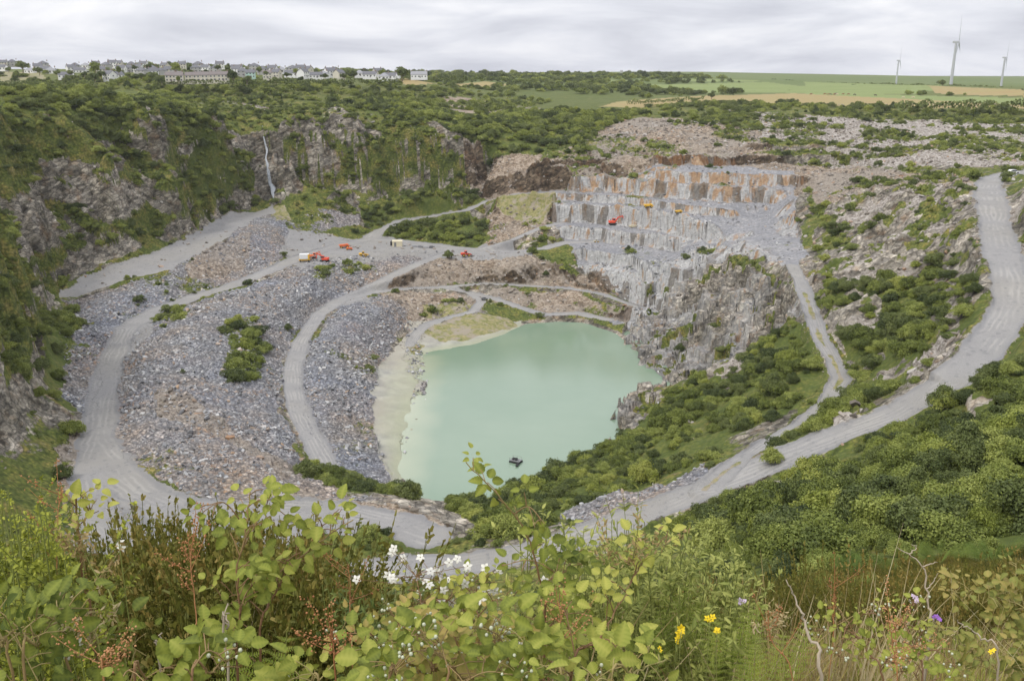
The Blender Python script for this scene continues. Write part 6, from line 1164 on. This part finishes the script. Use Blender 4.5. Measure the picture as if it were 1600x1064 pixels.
# cattle in the green field
M_CB = simple('brown hide', (.26, .12, .06), .8, .2); M_CD = simple('dark hide', (.07, .05, .045), .8, .2); M_CC = simple('cream hide', (.62, .50, .36), .8, .15)
def cow_mesh(grazing):
    me = bpy.data.meshes.new('cow'); V = [(0, 0, 1.15), (.55, 0, 1.2), (1.0, 0, 1.25), (-.6, 0, 1.15), (-.95, 0, 1.2)]; E = [(0, 1), (1, 2), (0, 3), (3, 4)]; R = [.38, .36, .24, .36, .26]
    hd = [(1.3, 0, .95), (1.55, 0, .35), (1.72, 0, .14)] if grazing else [(1.35, 0, 1.55), (1.65, 0, 1.58), (1.92, 0, 1.42)]
    i = len(V); V += hd; E += [(2, i), (i, i+1), (i+1, i+2)]; R += [.17, .14, .085]
    for sx, base in ((1, 1), (-1, 3)):
        for sy in (-1, 1):
            i = len(V); x0 = .62 if sx > 0 else -.82; V += [(x0, sy*.22, .78), (x0+(.02 if sx > 0 else -.08), sy*.24, .42), (x0+.02, sy*.24, .04)]; E += [(base if sx > 0 else 4, i), (i, i+1), (i+1, i+2)]; R += [.15 if sx > 0 else .18, .075, .06]
    i = len(V); V += [(-1.15, 0, 1.1), (-1.2, 0, .6)]; E += [(4, i), (i, i+1)]; R += [.045, .03]
    for s in (-1, 1): i = len(V); h = hd[1] if not grazing else hd[0]; V.append((h[0]-.1, s*.24, h[2]+.05)); E.append((6 if not grazing else 5, i)); R.append(.05)
    me.from_pydata(V, E, []); o = bpy.data.objects.new('tmp', me); COL.objects.link(o); sk = o.modifiers.new('s', 'SKIN'); o.modifiers.new('u', 'SUBSURF').levels = 1
    for v, r in zip(me.skin_vertices[0].data, R): v.radius = (r, r)
    me.skin_vertices[0].data[0].use_root = True; dg = bpy.context.evaluated_depsgraph_get(); out = bpy.data.meshes.new_from_object(o.evaluated_get(dg)); bpy.data.objects.remove(o); return out
CW = [cow_mesh(True), cow_mesh(False)]
CWM = []
for k, m_ in enumerate((M_CB, M_CD, M_CC)):
    for c in CW: c2 = c.copy(); c2.materials.clear(); c2.materials.append(m_); CWM.append(c2)
CL = [(1267,149,0,'dark cow grazing under the farmhouse'),(1289,148.5,0,'brown cow standing left of the main herd'),(1294,149.5,0,'brown cow at the left of the herd group'),(1298,149,1,'dark cow inside the herd group'),(1303,149.5,0,'brown cow lower in the herd group'),(1308,149.2,2,'cream cow at the right of the herd group'),(1317,149,0,'brown cow just right of the herd group'),(1326,148.7,0,'brown cow grazing alone right of the herd'),(1335,149.4,1,'dark brown cow further right in the field'),(1368,151,1,'black cow alone in the middle of the green field'),(1411,154,2,'cream cow farthest right in the pasture'),(1427,154,2,'pale cow near the right side of the pasture'),(1305,148.3,1,'dark cow behind the herd group')]
for i, (px, py, k, lab) in enumerate(CL):
    x, y, z_ = ghit([px], [py])[0]; o = obj('cow', CWM[k*2+(i % 3 == 0)], loc=(x, y, z_), label=lab, category='cow', group='cattle in the green field'); o.rotation_euler = (0, 0, [.2, 3.0, -.4, 2.6][i % 4]); o.scale = (1.15,)*3
# ------------------------------------------------------------------ quarry machines
M_OR = simple('orange machine paint', (.72, .16, .05), .5, .12, 3); M_RD = simple('red orange paint', (.75, .10, .05), .5, .12, 3); M_YL2 = simple('yellow machine paint', (.78, .46, .05), .5, .12, 3); M_CR = simple('cream cabin', (.62, .56, .40), .7, .12, 3); M_DK = simple('black rubber', (.025, .025, .025), .8, .2); M_GY = simple('steel', (.20, .20, .20), .5, .2); M_WHT = simple('white paint', (.75, .75, .73), .5, .08)
def excavator(label, x, y, z_, rot, paint, s=1.0, pose=0, loc2=None):
    """faces +x; two tracks, house, cab, boom, stick and bucket"""
    th = thing('excavator', label, 'excavator', (x, y, z_), 'excavators', rot); th.scale = (s,)*3
    for sy in (-1, 1): m = MB(); m.prism([(-2.0, .1), (-1.7, 0), (1.7, 0), (2.0, .1), (2.15, .45), (1.9, .85), (-1.9, .85), (-2.15, .45)], 'y', .6); o = m.build('track', M_DK, th); o.location = (0, sy*1.15, 0)
    m = MB(); m.box((0, 0, .75), (2.2, 1.9, .5)); m.build('undercarriage', M_GY, th)
    m = MB(); m.box((-.7, .1, 1.65), (3.2, 2.7, 1.2), bev=.18); m.box((-1.9, .1, 1.7), (1.0, 2.5, 1.3), bev=.3); b = m.build('body', paint, th); m = MB(); m.cyl((-1.2, .7, 2.2), (-1.2, .7, 2.9), .1, k=8); m.build('exhaust', M_DK, b)
    m = MB(); m.box((.5, .85, 2.45), (1.6, 1.0, 1.7), bev=.12); c = m.build('cab', paint, th); m = MB(); m.box((.5, .85, 2.6), (1.66, .8, 1.1)); m.box((.5, .85, 2.6), (1.3, 1.05, 1.0)); m.build('cab_window', M_GL, c)
    A = [(.9, 1.5), (2.4, 3.9), (4.9, 4.6)] if pose == 0 else [(.9, 1.5), (1.9, 3.4), (3.9, 4.0)]; E_ = (5.9, 2.0) if pose == 0 else (4.6, 1.4)
    def bar(P, w, name, par):
        m = MB()
        for p, q in zip(P[:-1], P[1:]): d = Vector((q[0]-p[0], 0, q[1]-p[1])); m.box(((p[0]+q[0])/2, -.25, (p[1]+q[1])/2), (d.length+.25, .38, w), (0, -atan2(d.z, d.x), 0), bev=.05)
        return m.build(name, paint, par)
    bar(A, .55, 'boom', th); bar([A[-1], E_], .38, 'stick', th); m = MB(); m.cyl((1.2, -.25, 1.9), (2.9, -.25, 3.5), .11, k=8); m.cyl((3.0, -.25, 4.7), (4.6, -.25, 5.0), .1, k=8); m.build('hydraulic_ram', M_GY, th)
    m = MB(); ex, ez = E_; m.prism([(ex-.2, ez+.2), (ex+.35, ez-.1), (ex+.2, ez-.9), (ex-.5, ez-1.1), (ex-.9, ez-.6), (ex-.5, ez-.5)], 'y', 1.1); o = m.build('bucket', M_GY, th); o.location = (0, -.25, 0); return th
def wheels(th, X, Y, r, w, rim=M_YL2):
    for x in X:
        for s_ in (-1, 1):
            m = MB(); m.cyl((x, s_*Y-w/2, r), (x, s_*Y+w/2, r), r, k=20); o = m.build('wheel', M_DK, th); m = MB(); m.cyl((x, s_*Y-w/2-.02, r), (x, s_*Y+w/2+.02, r), r*.5, k=14); m.build('rim', rim, o)
def dumper(label, x, y, z_, rot, paint, s=1.0):
    th = thing('dump_truck', label, 'dump truck', (x, y, z_), 'dump trucks and loaders', rot); th.scale = (s,)*3; wheels(th, (-2.1, 1.9), 1.2, .75, .6); m = MB(); m.box((0, 0, .95), (6, 1.2, .4)); m.build('chassis', M_GY, th); m = MB(); m.prism([(-3.3, 2.0), (-2.9, 1.2), (.6, 1.2), (1.0, 2.5), (-3.5, 2.3)], 'y', 2.6); m.build('skip', paint, th)
    m = MB(); m.box((1.9, 0, 1.9), (1.5, 2.0, 1.6), bev=.15); c = m.build('cab', paint, th); m = MB(); m.box((1.95, 0, 2.15), (1.55, 1.7, .8)); m.build('cab_window', M_GL, c); m = MB(); m.box((2.95, 0, 1.4), (1.0, 1.9, .9), bev=.12); m.build('bonnet', paint, th); return th
def loader(label, x, y, z_, rot, paint, s=1.0):
    th = thing('wheel_loader', label, 'loader', (x, y, z_), 'dump trucks and loaders', rot); th.scale = (s,)*3; wheels(th, (-1.5, 1.5), 1.1, .8, .6); m = MB(); m.box((-1.7, 0, 1.6), (2.4, 1.8, 1.2), bev=.2); m.box((1.0, 0, 1.2), (2.0, 1.2, .8), bev=.1); m.build('body', paint, th); m = MB(); m.box((-.1, 0, 2.4), (1.3, 1.5, 1.5), bev=.12); c = m.build('cab', paint, th); m = MB(); m.box((-.1, 0, 2.6), (1.36, 1.3, .9)); m.box((-.1, 0, 2.6), (1.1, 1.56, .9)); m.build('cab_window', M_GL, c)
    m = MB()
    for s_ in (-1, 1): m.box((2.2, s_*.6, 1.2), (2.6, .25, .4), (0, .25, 0))
    m.build('lift_arm', paint, th); m = MB(); m.prism([(3.2, .1), (4.3, .1), (4.2, .3), (3.5, .4), (3.4, 1.2), (3.1, 1.1)], 'y', 2.7); m.build('bucket', M_GY, th); return th
def G(px, py): return ghit([px], [py])[0]
def stand(px, py): x, y, z_ = G(px, py); return x, y, z_+.05
excavator('red orange excavator reaching right on the third terrace from the top', *stand(958,352), .12, M_RD, 1.0)
excavator('orange excavator with folded arm beside the crusher', *stand(507,409), 2.95, M_RD, .95, 1)
excavator('orange excavator working behind the red one near the crusher', *stand(490,404), .2, M_OR, .8, 1)
loader('red loader parked on the plateau road by the dark bush', *stand(728,401), .3, M_RD, .9)
dumper('orange dump truck parked on the open plateau', *stand(538,388), .3, M_OR, .8); dumper('small orange dumper right of the parked dump truck', *stand(546,391), -.2, M_OR, .5)
loader('yellow machine at the edge of the plateau above the slate tip', *stand(568,400), .1, M_YL2, .8)
dumper('yellow and white machine on the second terrace', *stand(1013,325), .05, M_YL2, .72); dumper('small yellow dumper on the second terrace further right', *stand(1060,333.5), .15, M_YL2, .55)
dumper('pale yellow dumper beside the terrace excavator', *stand(990,355), .1, M_CR, .75)
loader('tiny pale machine at the foot of the lower terrace face', *stand(932,379), .1, M_CR, .5)
# crusher: hopper box on legs, conveyor
x, y, z_ = stand(476,409); th = thing('crusher', 'yellow rock crusher with a pale hopper beside the haul road', 'crusher', (x, y, z_), rotz=.15)
m = MB(); m.box((0, 0, 2.6), (4.6, 3.2, 2.4), bev=.1); m.build('hopper', M_WHT, th); m = MB(); m.box((0, 0, 1.1), (5.2, 2.6, .8)); m.box((2.1, 0, 2.6), (.7, 3.3, 2.2)); m.build('frame', M_YL2, th)
for sx in (-1, 1):
    for sy in (-1, 1): m = MB(); m.box((sx*2, sy*1.1, .4), (.5, .6, 1.0)); m.build('leg', M_DK, th)
m = MB(); m.box((3.6, 0, 2.2), (4.6, .9, .35), (0, -.38, 0)); m.build('conveyor', M_GY, th)
# sheds and containers
def shed(label, px, py, w, d, h, wall, roof, rot=0, gab=True):
    x, y, z_ = stand(px, py); th = thing('shed', label, 'shed', (x, y, z_-.1), 'quarry sheds', rot); m = MB(); m.box((0, 0, h/2), (w, d, h)); m.build('wall', wall, th); r = MB()
    r.box((0, 0, h+.12), (w+.3, d+.3, .14), (.10, 0, 0)); r.build('roof', roof, th); m = MB(); m.box((-w*.2, -d/2-.04, h*.42), (w*.22, .06, h*.8)); dr = m.build('door', M_GY, th); m = MB(); m.box((-w*.12, -d/2-.09, h*.42), (.12, .06, .2)); m.build('handle', M_DK, dr)
shed('cream box shed at the foot of the dark green bank', 621, 385, 5.2, 3.4, 2.9, M_CR, M_CR, .05); 
m = MB(); x, y, z_ = stand(612.5, 384); m.box((0, 0, 1.1), (1.6, 1.6, 2.2), bev=.1); m.cyl((0, 0, 2.2), (0, 0, 2.6), .3, k=10); m.build('fuel_tank', M_DK, loc=(x, y, z_), label='dark tank standing left of the cream shed', category='tank')
for i, (px, py) in enumerate([(648,386.5),(657,387),(666,387.3),(675,388)]):
    x, y, z_ = stand(px, py); m = MB(); m.box((0, 0, .4), (2.9, 1.0, .9), bev=.08); m.box((-.3, 0, 1.0), (1.8, .8, .35), bev=.06); o = m.build('slate_block_stack', M_ST, loc=(x, y, z_), label=['leftmost', 'second', 'third', 'rightmost'][i]+' pale slate block stack along the plateau road', category='stone block', group='slate blocks along the plateau road')
# parked car at the far end of the haul road
def car(label, px, py, rot, paint, s=1.0):
    x, y, z_ = stand(px, py); th = thing('car', label, 'car', (x, y, z_), None, rot); th.scale = (s,)*3; wheels(th, (-1.3, 1.3), .8, .33, .22, M_GY); m = MB(); m.prism([(-2.1, .35), (2.1, .35), (2.15, .75), (1.2, .9), (.6, 1.4), (-1.1, 1.42), (-1.9, .95), (-2.15, .85)], 'y', 1.7); b = m.build('body', paint, th); m = MB(); m.prism([(1.05, .93), (.55, 1.34), (-1.05, 1.36), (-1.7, .96)], 'y', 1.74); m.build('side_window', M_GL, th)
car('silver car parked where the haul road leaves the quarry', 1583, 271.5, .2, M_WHT, 1.1); car('small dark van on the fork of the lake tracks', 757, 469, .1, M_GY, .8)
# pump raft on the lake
u, a, b = ray(806, 722); t = -CAM_Z/b; x, y = u*t, a*t; th = thing('pump_raft', 'dark floating pump raft near the close end of the lake', 'raft', (x, y, 0.05), rotz=-.5)
for s_ in (-1, 1): m = MB(); m.cyl((-1.7, s_*.75, .2), (1.7, s_*.75, .2), .38, k=14); m.build('float', M_DK, th)
m = MB(); m.box((0, 0, .62), (3.2, 2.2, .12)); m.build('deck', M_GY, th); m = MB(); m.cyl((.2, 0, .7), (.2, 0, 1.3), .4, k=14); m.box((-.7, 0, .95), (.8, .7, .55), bev=.05); m.build('pump', M_DK, th); m = MB(); m.box((1.6, -1.9, .35), (.7, 2.6, .16), (0, 0, .25)); m.build('walkway', M_DK, th)
m = MB()
for s_ in (-1, 1): m.cyl((-1.5, s_*1.05, .6), (-1.5, s_*1.05, 1.5), .04, k=6); m.cyl((1.4, s_*1.05, .6), (1.4, s_*1.05, 1.5), .04, k=6); m.cyl((-1.5, s_*1.05, 1.45), (1.4, s_*1.05, 1.45), .035, k=6)
m.build('railing', M_GY, th)
# ------------------------------------------------------------------ waterfall
M_WF = NT('falling water'); M_WF.color(M_WF.ramp(M_WF.noise(2.2, 5, .7, vec=M_WF.scale((1.6, 1.6, .12))), [(.38, (.16, .17, .17)), (.60, (.50, .53, .56))])); M_WF = M_WF.set(Roughness=.4)
def fall(label, P, w, cat='waterfall'):
    rng = np.random.default_rng(3); Q = resample(np.array([list(h) for h in ghit([p[0] for p in P], [p[1] for p in P])]), 1.0); n = len(Q); V = []; k = 6
    for i, q in enumerate(Q):
        f = i/(n-1); ww = w*.6*(.3+1.1*f)*(.35+1.3*vn(np.array([i*.35]), np.array([0.]), 9)[0]); cx = .5*sin(i*.31)+.35*sin(i*.83)
        for j in range(k): a = j/(k-1)-.5; V.append((q[0]+a*ww+cx, q[1]-.35-.3*(1-4*a*a)-.15*rng.random(), q[2]+.15))
    F = [(i*k+j, i*k+j+1, (i+1)*k+j+1, (i+1)*k+j) for i in range(n-1) for j in range(k-1)]; V2 = [(x_, y_+.35, z_) for x_, y_, z_ in V]; m_ = len(V); F += [(a+m_, d+m_, c+m_, b+m_) for a, b, c, d in F]
    for j0 in (0, k-1): F += [(i*k+j0, (i+1)*k+j0, (i+1)*k+j0+m_, i*k+j0+m_) for i in range(n-1)]
    V = np.array(V+V2); o = np.array(V[0]); me = mesh_from('waterfall', V-o, np.array(F), M_WF, True); obj('waterfall', me, loc=tuple(o), label=label, category=cat)
fall('tall thin white waterfall dropping down the far left quarry wall', [(410,197),(412,215),(416,240),(420,265),(423,290),(429,312)], 3.0)
#fall('small trickle of water at the foot of the left wall', [(112,375),(118,395),(126,412),(134,424)], .7)
# ------------------------------------------------------------------ the air over the quarry
HZ = NT('haze'); HZ.t.nodes.remove(HZ.b); pv = HZ.n('ShaderNodeVolumePrincipled'); pv.inputs['Color'].default_value = (.93, .95, 1, 1); pv.inputs['Density'].default_value = 0.00006; pv.inputs['Anisotropy'].default_value = .2; HZ.l(pv.outputs[0], HZ.out.inputs['Volume'])
m = MB(); m.box((0, 0, 0), (10400, 10400, 1)); m.bm.verts.ensure_lookup_table()
for v in m.bm.verts: v.co.z = -12 if v.co.z < 0 else 186
m.build('haze', HZ.m, kind='stuff')
